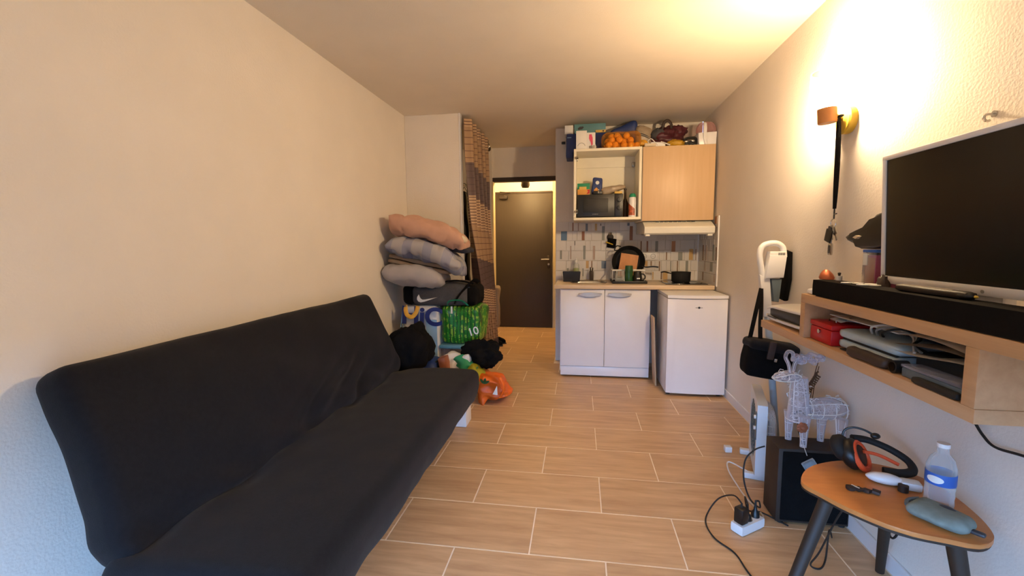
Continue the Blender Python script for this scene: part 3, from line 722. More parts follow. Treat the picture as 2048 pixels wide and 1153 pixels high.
solo(MB().box(-.006, .006, -.08, .08, 0, .63, .002).xf(T(.692, 4.13, .001) @ RY(math.radians(-2.6))), 'wooden_panel', 'beech', (.69, 4.13, 0), 'narrow raw wooden panel leaning between the sink cabinet and the fridge', 'panel')

# hob, saucepan
hb = thing('hob', 'black glass hob at the right end of the worktop', 'hob', (.995, 4.5, .905))
MB().box(.805, 1.185, 4.31, 4.69, .905, .911, .002).build('glass', 'black_glass', hb)
for x, y, r_ in ((.92, 4.41, .07), (1.07, 4.58, .085)): MB().tube(arcpts((x, y, .9112), r_, 0, 2*PI*35/36, 35, 'xy'), .0012, 4, closed=True).build('cooking_ring', 'mark_grey', hb)
sp = thing('saucepan', 'black saucepan with its handle to the left on the hob', 'pan', (.98, 4.5, .911))
MB().lathe([(0, 0), (.078, 0), (.088, .012), (.09, .096), (.093, .098), (.093, .1), (.086, .1), (.084, .015), (0, .006)], (.98, 4.5, .912), 32).build('pot', 'black_matte', sp)
MB().tube(spline([(.893, 4.49, .995), (.86, 4.48, 1.004), (.82, 4.47, 1.015), (.785, 4.46, 1.01)]), [.008]*6+[.011]*12+[.009], 10, flat=.6).build('handle', 'black_plastic', sp)
# dish rack with its load
rk = thing('dish_rack', 'white wire dish rack on a black tray beside the sink', 'rack', (.48, 4.5, .905))
MB().box(.315, .645, 4.36, 4.72, .905, .912, .003).box(.315, .325, 4.36, 4.72, .905, .93, .002).box(.635, .645, 4.36, 4.72, .905, .93, .002).box(.315, .645, 4.36, 4.37, .905, .93, .002).box(.315, .645, 4.71, 4.72, .905, .93, .002).build('drip_tray', 'black_plastic', rk)
m = MB()
rim = [(.325, 4.49), (.635, 4.49), (.635, 4.70), (.325, 4.70)]
m.tube([(x, y, 1.028) for x, y in rim], .009, 8, closed=True).tube([(x, y, .94) for x, y in rim], .004, 6, closed=True)
for x, y in rim: m.cyl((x, y, .912), (x, y, 1.028), .004, n=6)
m.build('frame', 'white_plastic', rk)
m = MB()
for i in range(9): m.tube([(.36+i*.03, 4.49, 1.028), (.36+i*.03, 4.50, .945), (.36+i*.03, 4.69, .945), (.36+i*.03, 4.70, 1.028)], .0022, 5)
m.build('wires', 'white_plastic', rk)
fp = thing('frying_pan', 'large black frying pan standing on edge in the dish rack', 'pan', (.49, 4.67, .948))
M_ = T(.49, 4.665, 1.112) @ RX(math.radians(96))
MB().lathe([(0, 0), (.12, 0), (.15, .03), (.163, .052), (.166, .052), (.155, .028), (.124, -.004), (0, -.004)], (0, 0, 0), 40).xf(M_ @ Matrix.Scale(1, 4)).build('pan', 'black_matte', fp)
MB().tube(spline([(.625, 4.625, 1.06), (.67, 4.62, 1.052), (.73, 4.615, 1.058), (.785, 4.61, 1.052)]), [.011]*6+[.014]*12+[.012], 10, flat=.55).build('handle', 'black_plastic', fp)
MB().tube(spline([(.385, 4.64, 1.225), (.352, 4.63, 1.225), (.372, 4.63, 1.268), (.415, 4.64, 1.262)]), .006, 8).build('loop_handle', 'black_plastic', fp)
solo(MB().rbox((.088, .009, .12), .004, (4, 2, 4)).xf(T(.483, 4.575, 1.068) @ RX(math.radians(-8)) @ RY(math.radians(9))), 'chopping_board', 'board_wood', (.483, 4.575, .95), 'small wooden chopping board standing in the dish rack before the pan', 'chopping board')
solo(MB().lathe([(0, 0), (.046, 0), (.05, .01), (.042, .09), (.04, .112), (.038, .112), (.04, .09), (.047, .012), (0, .004)], (.392, 4.42, .913), 24), 'glass_jug', 'clear_glass', (.392, 4.42, .912), 'clear drinking glass upside down on the left of the dish tray', 'glass')
solo(MB().lathe([(0, 0), (.036, 0), (.038, .006), (.038, .15), (.036, .165), (.034, .165), (.034, .01), (0, .006)], (.475, 4.41, .913), 24), 'green_tumbler', 'green_glass', (.475, 4.41, .912), 'tall dark green patterned tumbler in the middle of the dish tray', 'tumbler')
mg = thing('mug', 'black mug with a white label on the right of the dish tray', 'mug', (.556, 4.41, .912))
MB().lathe([(0, 0), (.036, 0), (.042, .02), (.043, .06), (.035, .108), (.032, .108), (.039, .06), (.037, .012), (0, .008)], (.556, 4.41, .913), 24).build('cup', 'black_plastic', mg)
MB().tube(spline([(.592, 4.41, 1.0), (.625, 4.41, .985), (.625, 4.41, .95), (.594, 4.41, .938)]), .006, 8).build('handle', 'black_plastic', mg)
MB().box(.545, .575, 4.362, 4.368, .95, .962, .001).build('label', 'letter_white', mg)
# left of the sink
ca = thing('soap_caddy', 'black open caddy at the left end of the worktop', 'caddy', (-.083, 4.62, .905))
def cadf(p): k = (p.z+.05)/.1; return Vector((p.x*(.9+.1*k), p.y*(.9+.1*k), p.z))
MB().box(-.092, .092, -.055, .055, -.05, -.044).box(-.092, -.087, -.055, .055, -.05, .05).box(.087, .092, -.055, .055, -.05, .05).box(-.092, .092, -.055, -.05, -.05, .05).box(-.092, .092, .05, .055, -.05, .05).warp(cadf).xf(T(-.082, 4.62, .956)).build('tub', 'black_plastic', ca)
so = thing('soap_bottle', 'clear washing-up liquid bottle with a white cap behind the caddy', 'bottle', (-.036, 4.745, .905))
MB().lathe([(0, 0), (.034, 0), (.037, .01), (.037, .12), (.028, .165), (.014, .185), (.014, .19), (0, .19)], (-.036, 4.745, .906), 20).build('bottle', 'clear_plastic', so)
MB().lathe([(0, .003), (.033, .003), (.034, .13), (0, .13)], (-.036, 4.745, .906), 18).build('liquid', 'liquid_green', so)
MB().lathe([(0, .19), (.018, .19), (.017, .215), (.008, .22), (.007, .235), (0, .235)], (-.036, 4.745, .906), 16).build('cap', 'white_plastic', so)
pb_ = thing('scrub_brush', 'dark brown upright brush holder behind the sink', 'holder', (.125, 4.745, .905))
MB().box(.104, .144, 4.725, 4.765, .906, 1.005, .006).build('holder', 'brown_leather', pb_)
MB().tube([(.117, 4.745, 1.0), (.112, 4.745, 1.045)], .006).tube([(.133, 4.745, 1.0), (.137, 4.745, 1.04)], .006).build('stems', 'dark_brown', pb_)
hk = thing('adhesive_hook', 'round dark adhesive wall hook holding a black square cloth over the sink', 'hook', (.32, YB-.01, 1.30))
MB().lathe([(0, 0), (.034, 0), (.036, .008), (.02, .016), (0, .018)], (0, 0, 0), 20, RX(PI/2)).xf(T(.318, YB-.0105, 1.36)).build('disc', 'dark_brown', hk)
MB().lathe([(0, 0), (.012, 0), (.02, .02), (.008, .03), (0, .03)], (.318, YB-.02, 1.385), 12).build('knob', 'chrome', hk)
MB().rbox((.047, .008, .05), .004, (6, 2, 6), lambda p: p+wob(p, .004, 20, 2)).xf(T(.335, YB-.022, 1.297) @ RY(math.radians(7))).build('cloth', 'black_cloth', hk)
MB().tube([(.272, YB-.06, 1.31), (.345, YB-.035, 1.283)], [.008, .006], 10).tube([(.345, YB-.035, 1.283), (.345, YB-.02, 1.283)], .004).build('peg', 'yellow_metal', hk, label='brass peg')
pw = thing('power_socket', 'white double power socket on the tiles above the worktop', 'socket', (.715, YB-.01, 1.157))
MB().box(.626, .808, YB-.018, YB-.0085, 1.117, 1.197, .003).build('plate', 'white_plastic', pw)
for x in (.672, .762):
    MB().tube(arcpts((x, YB-.0185, 1.157), .024, 0, 2*PI*23/24, 23, 'xz'), .002, 5, closed=True).build('outlet', 'mark_grey', pw)
    MB().cyl((x-.009, YB-.0195, 1.157), (x-.009, YB-.017, 1.157), .003, n=8).cyl((x+.009, YB-.0195, 1.157), (x+.009, YB-.017, 1.157), .003, n=8).build('holes', 'black_plastic', pw)
# range hood
hd = thing('range_hood', 'cream slanted range hood under the closed wall cabinet', 'hood', (.89, 4.5, 1.36))
pr_ = [(4.80, 1.385), (4.80, 1.498), (4.345, 1.498), (4.215, 1.445), (4.205, 1.432), (4.215, 1.385), (4.24, 1.372), (4.30, 1.385)]
MB().prism(pr_, 'yz', .585, 1.198, .003).build('body', 'enamel', hd, 20)
MB().box(.60, .64, 4.235, 4.30, 1.358, 1.376, .004).build('end_clip', 'enamel', hd); MB().box(1.145, 1.185, 4.235, 4.30, 1.358, 1.376, .004).build('end_clip', 'enamel', hd)
MB().box(.63, 1.15, 4.34, 4.76, 1.378, 1.387, .002).build('filter', 'steel', hd)
m = MB()
for i in range(9): m.box(.70+i*.04, .73+i*.04, 4.32, 4.34, 1.483, 1.494)
m.build('vents', 'black_plastic', hd)

# wall cabinets
oc = thing('open_cabinet', 'white doorless wall cabinet holding the microwave', 'cabinet', (.25, 4.55, 1.518))
t_ = .024; xa, xb, za, zb = -.062, .563, 1.518, 2.184
MB().box(xa, xb, 4.30, YB-.011, za, za+t_, .002).build('bottom_board', 'cream', oc); MB().box(xa, xb, 4.30, YB-.011, zb-t_, zb, .002).build('top_board', 'cream', oc)
MB().box(xa, xa+t_, 4.30, YB-.011, za+t_, zb-t_, .002).build('side_board', 'cream', oc); MB().box(xb-t_, xb, 4.30, YB-.011, za+t_, zb-t_, .002).build('side_board', 'cream', oc)
MB().box(xa+t_, xb-t_, 4.66, 4.67, za+t_, zb-t_).build('back_board', 'cream', oc)
MB().box(xa+t_, xb-t_, 4.645, 4.66, zb-t_-.10, zb-t_).build('hanging_rail', 'cream', oc)
for z in (2.10, 1.60): MB().box(xa+t_, xa+t_+.012, 4.31, 4.37, z-.02, z+.02, .002).cyl((xa+t_+.01, 4.315, z), (xa+t_-.008, 4.285, z), .011, n=10).build('hinge', 'steel', oc)
MB().box(xb-t_-.03, xb-t_, 4.61, 4.645, 2.055, 2.10, .003).build('wall_bracket', 'steel', oc)
cc_ = thing('closed_cabinet', 'beech-fronted wall cabinet above the range hood', 'cabinet', (.885, 4.55, 1.5))
MB().box(.566, 1.198, 4.302, YB-.011, 1.502, 2.176, .002).build('carcass', 'cream', cc_)
MB().box(.570, 1.200, 4.282, 4.3005, 1.502, 2.176, .0015).build('door', 'beech', cc_)

mw = thing('microwave', 'black microwave oven inside the open wall cabinet', 'microwave', (.19, 4.48, 1.542))
MB().box(-.030, .405, 4.36, 4.635, 1.55, 1.765, .006).build('case', 'black_plastic', mw)
dr = MB().box(-.028, .325, 4.342, 4.36, 1.552, 1.763, .004).build('door', 'black_plastic', mw)
MB().box(.032, .263, 4.339, 4.344, 1.592, 1.722, .002).build('window', 'window_dark', dr)
m = MB()
for i, w_ in enumerate((.006, .004, .007, .005, .004, .006)): m.box(.118+i*.009, .118+i*.009+w_, 4.3405, 4.3425, 1.572, 1.579)
m.build('maker_mark', 'mark_grey', dr, 0)
MB().box(.327, .403, 4.344, 4.36, 1.552, 1.763, .003).build('control_panel', 'black_plastic', mw)
for z in (1.708, 1.632): MB().lathe([(0, 0), (.021, 0), (.019, .018), (0, .02)], (0, 0, 0), 20, RX(PI/2)).box(-.003, .003, -.024, -.018, -.018, .018).xf(T(.367, 4.344, z)).build('knob', 'black_plastic', mw)
for x in (0, .37):
    for y in (4.39, 4.6): MB().cyl((x, y, 1.542), (x, y, 1.551), .012, n=10).build('foot', 'rubber', mw)
tb = thing('food_box', 'orange and green food box on the left of the microwave', 'box', (.03, 4.42, 1.766))
MB().box(-.026, .092, 4.40, 4.47, 1.7665, 1.82, .002).build('base', 'orange_card', tb); MB().box(-.028, .092, 4.41, 4.48, 1.82, 1.878, .004).build('lid', 'green_cloth', tb)
MB().box(-.01, .06, 4.398, 4.408, 1.818, 1.845, .002).build('label', 'yellow_card', tb); MB().prism([(.06, 1.775), (.088, 1.78), (.09, 1.815), (.065, 1.812), (.078, 1.798)], 'xz', 4.396, 4.40).build('red_mark', 'red_metal', tb)
bp_ = thing('blue_pouch', 'dark blue upright pouch with a white emblem on the microwave', 'pouch', (.16, 4.45, 1.766))
MB().rbox((.05, .022, .08), .014, (8, 5, 10), lambda p: Vector((p.x*(1-.08*p.z/.08), p.y*(1-.7*max(0, p.z/.08)), p.z))+wob(p, .004, 20, 3)).xf(T(.162, 4.46, 1.855) @ RY(.06)).build('pouch', 'blue_deep', bp_, 60)
MB().lathe([(0, 0), (.018, 0), (.018, .002), (0, .002)], (0, 0, 0), 16, RX(PI/2)).xf(T(.165, 4.441, 1.885)).build('emblem', 'letter_white', bp_)
MB().prism([(-.03, -.03), (.03, -.03), (.02, 0), (0, .02), (-.02, 0)], 'xz', -.002, .002).xf(T(.155, 4.437, 1.82)).build('picture', 'orange_card', bp_)
bl = thing('black_box', 'small black tin with a bright catch before the blue pouch', 'tin', (.17, 4.40, 1.766))
MB().box(.125, .21, 4.375, 4.425, 1.7665, 1.80, .005).build('tin', 'black_plastic', bl); MB().cyl((.172, 4.372, 1.775), (.172, 4.372, 1.803), .004, n=8).ell((.172, 4.372, 1.808), .008, 10, 6).build('catch', 'chrome', bl)
solo(MB().rbox((.115, .05, .036), .03, (16, 8, 6), lambda p: Vector((p.x, p.y*(1-.4*max(0, p.x/.1)), p.z*(1-.45*max(0, p.x/.1))))+wob(p, .01, 16, 5)).xf(T(.315, 4.45, 1.818) @ RY(-.22)), 'plastic_bag', 'taupe_bag', (.315, 4.46, 1.766), 'translucent food bag lying on the right of the microwave', 'bag', smooth=60)
solo(MB().rbox((.036, .03, .012), .008, (6, 5, 3), lambda p: p+wob(p, .003, 30, 6)).xf(T(.36, 4.39, 1.779)), 'biscuit_pack', 'yellow_card', (.36, 4.39, 1.766), 'small tan biscuit pack at the front right of the microwave', 'pack')
cn = thing('cream_can', 'white spray can with a green cap right of the microwave', 'can', (.492, 4.37, 1.542))
MB().lathe([(0, 0), (.034, 0), (.036, .006), (.036, .17), (.03, .188), (0, .188)], (.492, 4.375, 1.5425), 24).build('can', 'white_gloss', cn)
MB().lathe([(0, .188), (.031, .188), (.031, .205), (.02, .222), (0, .224)], (.492, 4.375, 1.5425), 24).build('cap', 'green_cloth', cn)
def canp(u, v): a = PI*(1.05+.62*u); return Vector((.492+.0366*math.cos(a), 4.375+.0366*math.sin(a), 1.56+.12*v*(1-.5*u)))
MB().grid(canp, 12, 8).build('print', 'can_print', cn)
solo(MB().lathe([(0, 0), (.03, 0), (.032, .008), (.032, .14), (.012, .19), (.011, .27), (.014, .272), (.014, .285), (0, .285)], (.436, 4.50, 1.5425), 20), 'brown_bottle', 'brown_glass', (.436, 4.5, 1.542), 'slim dark brown bottle standing behind the spray can', 'bottle')

# on top of the wall cabinets
nb = thing('navy_tote', 'navy blue soft case overhanging the left end of the wall cabinets', 'case', (.06, 4.62, 2.185))
MB().rbox((.18, .15, .094), .02, (14, 8, 6), lambda p: p+wob(p, .004, 8, 2)).xf(T(.065, 4.64, 2.282)).build('case', 'blue_deep', nb, 60)
MB().rbox((.036, .11, .118), .012, (4, 8, 8), lambda p: p+wob(p, .003, 8, 3)).xf(T(-.106, 4.60, 2.256)).build('end_flap', 'blue_deep', nb, 60); MB().box(-.13, -.09, 4.484, 4.49, 2.33, 2.337).build('trim', 'skyblue', nb)
ws = thing('white_box', 'small white box at the left top corner of the wall cabinets', 'box', (-.11, 4.62, 2.38))
MB().box(-.157, -.073, 4.55, 4.72, 2.381, 2.468, .005).build('carton', 'white_matte', ws)
tl = thing('teal_box', 'flat teal cardboard box lying on the navy case', 'box', (.09, 4.6, 2.38))
MB().box(-.062, .243, 4.55, 4.74, 2.381, 2.474, .002).build('carton', 'teal_card', tl)
MB().prism([(-.03, 0), (-.01, .018), (.025, .02), (.03, .008), (.01, -.008), (-.022, -.012)], 'xz', -.0015, .001).xf(T(.0, 4.549, 2.43)).build('shape_print', 'mark_dark', tl)
MB().box(.145, .243, 4.535, 4.549, 2.383, 2.407, .001).build('yellow_label', 'yellow_card', tl)
MB().box(.212, .226, 4.533, 4.5355, 2.388, 2.402).build('dark_square', 'mark_dark', tl, 0)
wp = thing('white_carton', 'white product carton with a pink shape at the cabinet front edge', 'box', (.05, 4.35, 2.185))
MB().box(-.042, .058, 4.31, 4.39, 2.1855, 2.352, .002).build('carton', 'paper', wp); MB().box(.058, .137, 4.325, 4.39, 2.1855, 2.335, .002).build('side_carton', 'white_matte', wp)
MB().tube(arcpts((.008, 4.309, 2.205), .035, .2, PI-.2, 14, 'xz'), .0022, 5).build('arc_print', 'mark_grey', wp)
MB().prism([(-.014, .052), (.008, .054), (.018, .02), (.02, -.04), (.008, -.055), (.0, -.02), (-.016, .015)], 'xz', -.0015, .0015).xf(T(.094, 4.324, 2.265)).build('pink_print', 'pink_bright', wp)
tp = thing('tape_roll', 'grey tape roll lying before the white carton', 'tape', (.105, 4.315, 2.185))
MB().lathe([(.026, 0), (.04, 0), (.04, .026), (.026, .026), (.026, 0)], (.112, 4.345, 2.1855), 28, cap=False).xf(T(0, -.06, 0) if False else T(0, 0, 0)).build('roll', 'tape_grey', tp)
MB().box(.130, .140, 4.302, 4.308, 2.186, 2.22, .002).build('loose_end', 'letter_white', tp)
# oranges in a net, each fruit its own thing
rr = random.Random(11); fr = MB().ell((0, 0, 0), .031, 16, 10).mesh('orange_fruit', 'orange', 60)
pts = []
for layer, (zz, n_) in enumerate(((2.217, 11), (2.262, 9), (2.302, 4))):
    for t in range(4000):
        if sum(1 for p in pts if p[3] == layer) >= n_: break
        x, y = rr.uniform(.235+.02*layer, .53-.045*layer), rr.uniform(4.345, 4.47)
        z_ = zz+rr.uniform(-.004, .004)
        if all((x-a)**2+(y-b_)**2+(z_-c_)**2 > .055**2 for a, b_, c_, l_ in pts): pts.append((x, y, z_, layer))
for i, (x, y, z, l_) in enumerate(pts):
    o = bpy.data.objects.new('orange_fruit', fr); C.objects.link(o); o.location = (x, y, z); o.rotation_euler = (rr.uniform(0, 6), rr.uniform(0, 6), 0)
    tag(o, 'small orange fruit in the orange net on the wall cabinet', 'fruit', 'oranges in the net')
def netf(p): return p+wob(p, .008, 12, 9)
m = MB().rbox((.182, .098, .077), .06, (26, 14, 12), netf).xf(T(.378, 4.408, 2.264))
nt_o = solo(m, 'fruit_net', 'net_orange', (.378, 4.408, 2.185), 'orange mesh net full of small oranges on the open cabinet', 'net', smooth=60)
bw = thing('food_bag', 'blue and white plastic food bag behind the oranges', 'bag', (.5, 4.62, 2.185))
MB().rbox((.13, .07, .115), .04, (14, 8, 12), lambda p: Vector((p.x, p.y, p.z*(1+.45*p.x/.13)))+wob(p, .012, 9, 12)).xf(T(.42, 4.64, 2.345)).build('blue_half', 'blue_deep', bw, 60)
MB().rbox((.085, .07, .12), .045, (12, 8, 12), lambda p: Vector((p.x, p.y, p.z*(1-.3*max(0, p.x/.085))))+wob(p, .01, 10, 13)).xf(T(.61, 4.62, 2.325)).build('white_half', 'taupe_bag', bw, 60)
MB().ell((.60, 4.545, 2.265), (.045, .02, .032), 14, 8).build('orange_window', 'orange', bw)
for z in (2.35, 2.335): MB().tube(spline([(.545, 4.552, z+.01), (.60, 4.545, z), (.665, 4.56, z-.03)]), .004, 6).build('stripe', 'mark_dark', bw)
hu = thing('white_adapter', 'white plug adapter with its cable at the front of the beech cabinet', 'adapter', (.68, 4.34, 2.177))
MB().rbox((.07, .035, .022), .014, (8, 6, 4)).xf(T(.70, 4.345, 2.20) @ RZ(.15)).build('block', 'white_plastic', hu)
MB().tube(spline([(.64, 4.33, 2.2), (.615, 4.32, 2.23), (.64, 4.31, 2.25), (.67, 4.31, 2.225), (.70, 4.305, 2.19)]), .004, 6).tube(spline([(.73, 4.32, 2.222), (.77, 4.31, 2.205), (.81, 4.31, 2.187)]), .006, 6).build('cable', 'white_cable', hu)
solo(MB().rbox((.05, .03, .016), .01, (8, 5, 4), lambda p: p+wob(p, .006, 22, 21)).xf(T(.635, 4.325, 2.195)), 'paper_scrap', 'cream_cloth', (.635, 4.325, 2.177), 'crumpled cream scrap under the white adapter', 'scrap', smooth=60)
bu = thing('burgundy_bag', 'crumpled burgundy plastic bag with dark handles on the cabinet', 'bag', (.8, 4.6, 2.177))
MB().blob((.83, 4.60, 2.295), (.165, .10, .12), .34, 2.4, 17, 44, 26).build('body', 'burgundy', bu, 70)
MB().blob((.93, 4.60, 2.37), (.09, .05, .06), .3, 2.6, 27, 28, 18).build('top_corner', 'burgundy', bu, 70)
MB().tube(spline([(.78, 4.56, 2.36), (.79, 4.54, 2.44), (.825, 4.54, 2.465), (.86, 4.55, 2.43), (.86, 4.55, 2.37)]), .014, 8, flat=.5).build('handle', 'brown_leather', bu)
MB().blob((.75, 4.56, 2.34), (.075, .05, .06), .2, 2.6, 33, 24, 16).build('grey_part', 'grey_fabric', bu, 70)
solo(MB().blob((.87, 4.36, 2.208), (.075, .05, .034), .3, 3, 41, 30, 18), 'mustard_bag', 'mustard', (.87, 4.36, 2.177), 'mustard yellow crumpled pack before the burgundy bag', 'pack', smooth=70)
sg = thing('goggles', 'black padded goggles on the beech cabinet beside the white tub', 'goggles', (.98, 4.40, 2.177))
MB().tube(spline([(.93, 4.36, 2.215), (.955, 4.35, 2.245), (.99, 4.345, 2.25), (1.03, 4.345, 2.25), (1.05, 4.35, 2.225), (1.03, 4.35, 2.20), (.99, 4.35, 2.21), (.95, 4.355, 2.205)], 5, True), .011, 8, closed=True).build('frame', 'black_plastic', sg)
MB().ell((.962, 4.35, 2.222), (.022, .008, .012), 12, 8).ell((1.018, 4.35, 2.226), (.022, .008, .012), 12, 8).build('lens', 'steel', sg)
MB().tube(spline([(1.045, 4.35, 2.23), (1.06, 4.40, 2.215), (1.04, 4.46, 2.20), (.98, 4.47, 2.19)]), .012, 8, flat=.5).build('strap', 'black_cloth', sg)
MB().box(.985, 1.0, 4.34, 4.36, 2.177, 2.21, .003).box(1.02, 1.05, 4.345, 4.37, 2.177, 2.205, .003).build('nose_pads', 'black_plastic', sg)
tu = thing('white_tub', 'white bucket-like tub with a clear pink dome and white strap on the cabinet corner', 'tub', (1.13, 4.36, 2.177))
MB().prism([(1.058, 2.178), (1.208, 2.178), (1.212, 2.292), (1.05, 2.285)], 'xz', 4.30, 4.44, .01).build('tub', 'white_gloss', tu)
MB().lathe([(.079, 0), (.086, .02), (.082, .055), (.062, .088), (0, .093)], (1.131, 4.37, 2.29), 24, cap=False).build('dome', 'pink_clear', tu)
MB().tube(spline([(1.12, 4.29, 2.18), (1.105, 4.282, 2.25), (1.105, 4.285, 2.32), (1.11, 4.31, 2.37), (1.12, 4.37, 2.39)]), .014, 8, flat=.25).build('strap', 'white_matte', tu)
solo(MB().rbox((.02, .012, .014), .006, (4, 3, 3)).xf(T(-.18, YB-.013, 2.357)), 'cable_clip', 'black_plastic', (-.18, YB-.005, 2.357), 'small black clip on the wall left of the wall cabinets', 'clip')

# ================================================================== right wall: lamp, shelf, screen
LX, LY, LZ = 1.118, 2.285, 1.875
lp = thing('sconce_lamp', 'lit wall lamp with a yellow round base and orange cup', 'lamp', (XR, 2.295, 1.852))
MB().lathe([(0, 0), (.06, 0), (.062, .006), (.062, .03), (.055, .036), (0, .036)], (0, 0, 0), 32, RY(-PI/2)).xf(T(XR, 2.295, 1.852)).build('base', 'yellow_metal', lp)
MB().tube([(XR-.034, 2.295, 1.858), (LX+.03, LY, LZ)], .009, 10).build('arm', 'yellow_metal', lp)
MB().lathe([(0, -.036), (.036, -.036), (.038, -.032), (.0385, .030), (.035, .032), (.033, -.02), (0, -.02)], (0, 0, 0), 28).xf(T(LX, LY, LZ) @ RY(-.06)).build('cup', 'orange_wood', lp, label='orange wooden cup')
MB().lathe([(0, .0), (.014, .0), (.014, .05), (.0, .05)], (LX, LY, LZ-.018), 14).build('socket', 'brushed', lp)
MB().lathe([(0, .03), (.014, .033), (.02, .05), (.034, .085), (.036, .105), (.028, .13), (.012, .143), (0, .145)], (LX, LY, LZ), 20).build('bulb', 'bulb_glow', lp, 60, label='glowing bulb')
MB().lathe([(.034, .026), (.05, .045), (.068, .09), (.074, .14), (.072, .19), (.07, .19), (.072, .14), (.066, .09), (.048, .047), (.034, .028)], (LX, LY, LZ), 32, cap=False).build('shade', 'clear_glass', lp, 60, label='clear glass shade')
ln = thing('lanyard', 'black lanyard hanging from the wall lamp arm with keys', 'lanyard', (1.172, 2.28, 1.44))
MB().tube(spline([(1.168, 2.288, 1.868), (1.166, 2.274, 1.84), (1.170, 2.27, 1.70), (1.171, 2.272, 1.55), (1.172, 2.28, 1.45)]), .0065, 8, flat=.3).build('strap', 'black_cloth', ln)
MB().tube(spline([(1.168, 2.288, 1.868), (1.172, 2.298, 1.84), (1.174, 2.298, 1.70), (1.173, 2.292, 1.55), (1.172, 2.284, 1.45)]), .0065, 8, flat=.3).build('strap', 'black_cloth', ln)
MB().box(1.160, 1.178, 2.262, 2.318, 1.862, 1.872, .003).build('loop_top', 'black_cloth', ln)
MB().cyl((1.172, 2.282, 1.455), (1.172, 2.282, 1.405), .0035, n=8).tube([(1.172, 2.282, 1.425), (1.16, 2.24, 1.425)], .003, 6).build('clasp', 'black_plastic', ln)
kr = thing('key_bunch', 'bunch of keys and tags on a ring below the lanyard', 'keys', (1.172, 2.285, 1.38))
MB().tube(arcpts((1.172, 2.285, 1.382), .021, 0, 2*PI*23/24, 23, 'yz'), .0025, 6, closed=True).build('ring', 'chrome', kr)
for i, (yy, zz, a, mm) in enumerate(((2.305, 1.335, .35, 'mark_dark'), (2.285, 1.34, -.2, 'steel'), (2.265, 1.335, -.45, 'steel'))):
    MB().box(-.003+.004*i, .001+.004*i, -.014, .014, -.005, .035, .002).box(-.003+.004*i, 0+.004*i, -.005, .005, -.035, -.005, .001).xf(T(1.166, yy, zz) @ RX(a)).build('key', mm, kr)
MB().rbox((.004, .026, .030), .003, (2, 6, 6)).xf(T(1.164, 2.302, 1.325) @ RX(.3)).build('car_key', 'black_plastic', kr)
MB().rbox((.005, .017, .028), .004, (2, 6, 6)).xf(T(1.166, 2.286, 1.262)).build('tag', 'chrome', kr); MB().rbox((.0055, .011, .02), .003, (2, 4, 4)).xf(T(1.1655, 2.286, 1.262)).build('tag_window', 'mark_dark', kr)
MB().tube([(1.171, 2.288, 1.36), (1.17, 2.29, 1.288)], .004, 6).build('link', 'steel', kr)
hk2 = solo(MB().tube([(XR, 1.562, 1.675), (XR-.02, 1.562, 1.675)], .004, 8).tube(arcpts((XR-.02, 1.562, 1.664), .011, PI/2, -PI*.7, 12, 'xz')[::-1], .004, 8) if False else MB().tube([(XR+.0, 1.562, 1.674), (XR-.018, 1.562, 1.674)]+[(XR-.018-.011*math.sin(a), 1.562, 1.664+.010*math.cos(a)) for a in (.5, 1.1, 1.8, 2.5, 3.1, 3.7)], .004, 8).cyl((XR, 1.562, 1.674), (XR-.004, 1.562, 1.674), .010), 'screw_hook', 'chrome', (XR, 1.562, 1.67), 'small chrome screw hook in the wall above the television', 'hook')

sh = thing('shelf_unit', 'long oak-effect wall shelf unit with open compartments on the right wall', 'shelf', (XR, 1.7, .845))
XF = .965
MB().box(XF, XR-.001, 1.21, 2.51, .845, .883, .0015).build('lower_board', 'shelf_wood', sh)
MB().box(XF, XR-.001, .25, 2.095, 1.034, 1.072, .0015).build('upper_board', 'shelf_wood', sh)
MB().box(XF, XR-.001, 2.057, 2.095, .883, 1.034, .0015).build('end_panel', 'shelf_wood', sh)
MB().box(XF, XR-.001, 1.212, 1.252, .883, 1.034, .0015).build('divider', 'shelf_wood', sh)
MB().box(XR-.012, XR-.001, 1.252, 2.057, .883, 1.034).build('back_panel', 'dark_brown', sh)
sb2 = thing('soundbar', 'long black fabric soundbar along the front of the shelf top', 'soundbar', (1.0, 1.45, 1.073))
MB().rbox((.043, .56, .034), .006, (3, 20, 3)).xf(T(1.010, 1.455, 1.108)).build('body', 'speaker_cloth', sb2)
MB().box(.972, 1.048, .92, 1.99, 1.0725, 1.075).build('feet', 'rubber', sb2)
tv = thing('television', 'flat television with a silver white frame standing on the wall shelf', 'television', (1.11, 1.4, 1.073))
A_ = T(1.092, 1.41, 1.148) @ RY(math.radians(-3))
MB().box(0, .034, -.375, .375, 0, .45, .004).xf(A_).build('back_shell', 'white_gloss', tv)
sc_ = MB().box(-.003, .004, -.355, .357, .026, .434).xf(A_).build('screen', 'screen', tv, 0, label='black glossy screen')
MB().box(-.008, 0, -.375, .375, 0, .027, .003).box(-.008, 0, -.375, .375, .433, .45, .003).box(-.008, 0, -.375, -.355, .02, .44, .003).box(-.008, 0, .357, .375, .02, .44, .003).xf(A_).build('bezel', 'brushed_white' if 'brushed_white' in MATS else 'white_gloss', tv)
MB().cyl((-.0095, -.04, .012), (-.007, -.04, .012), .005).xf(A_).build('sensor', 'mark_grey', tv)
MB().box(1.10, 1.135, 1.33, 1.49, 1.08, 1.20, .006).build('stand_neck', 'white_gloss', tv)
MB().rbox((.075, .19, .006), .005, (4, 10, 2)).xf(T(1.13, 1.31, 1.0795)).build('stand_base', 'white_gloss', tv)
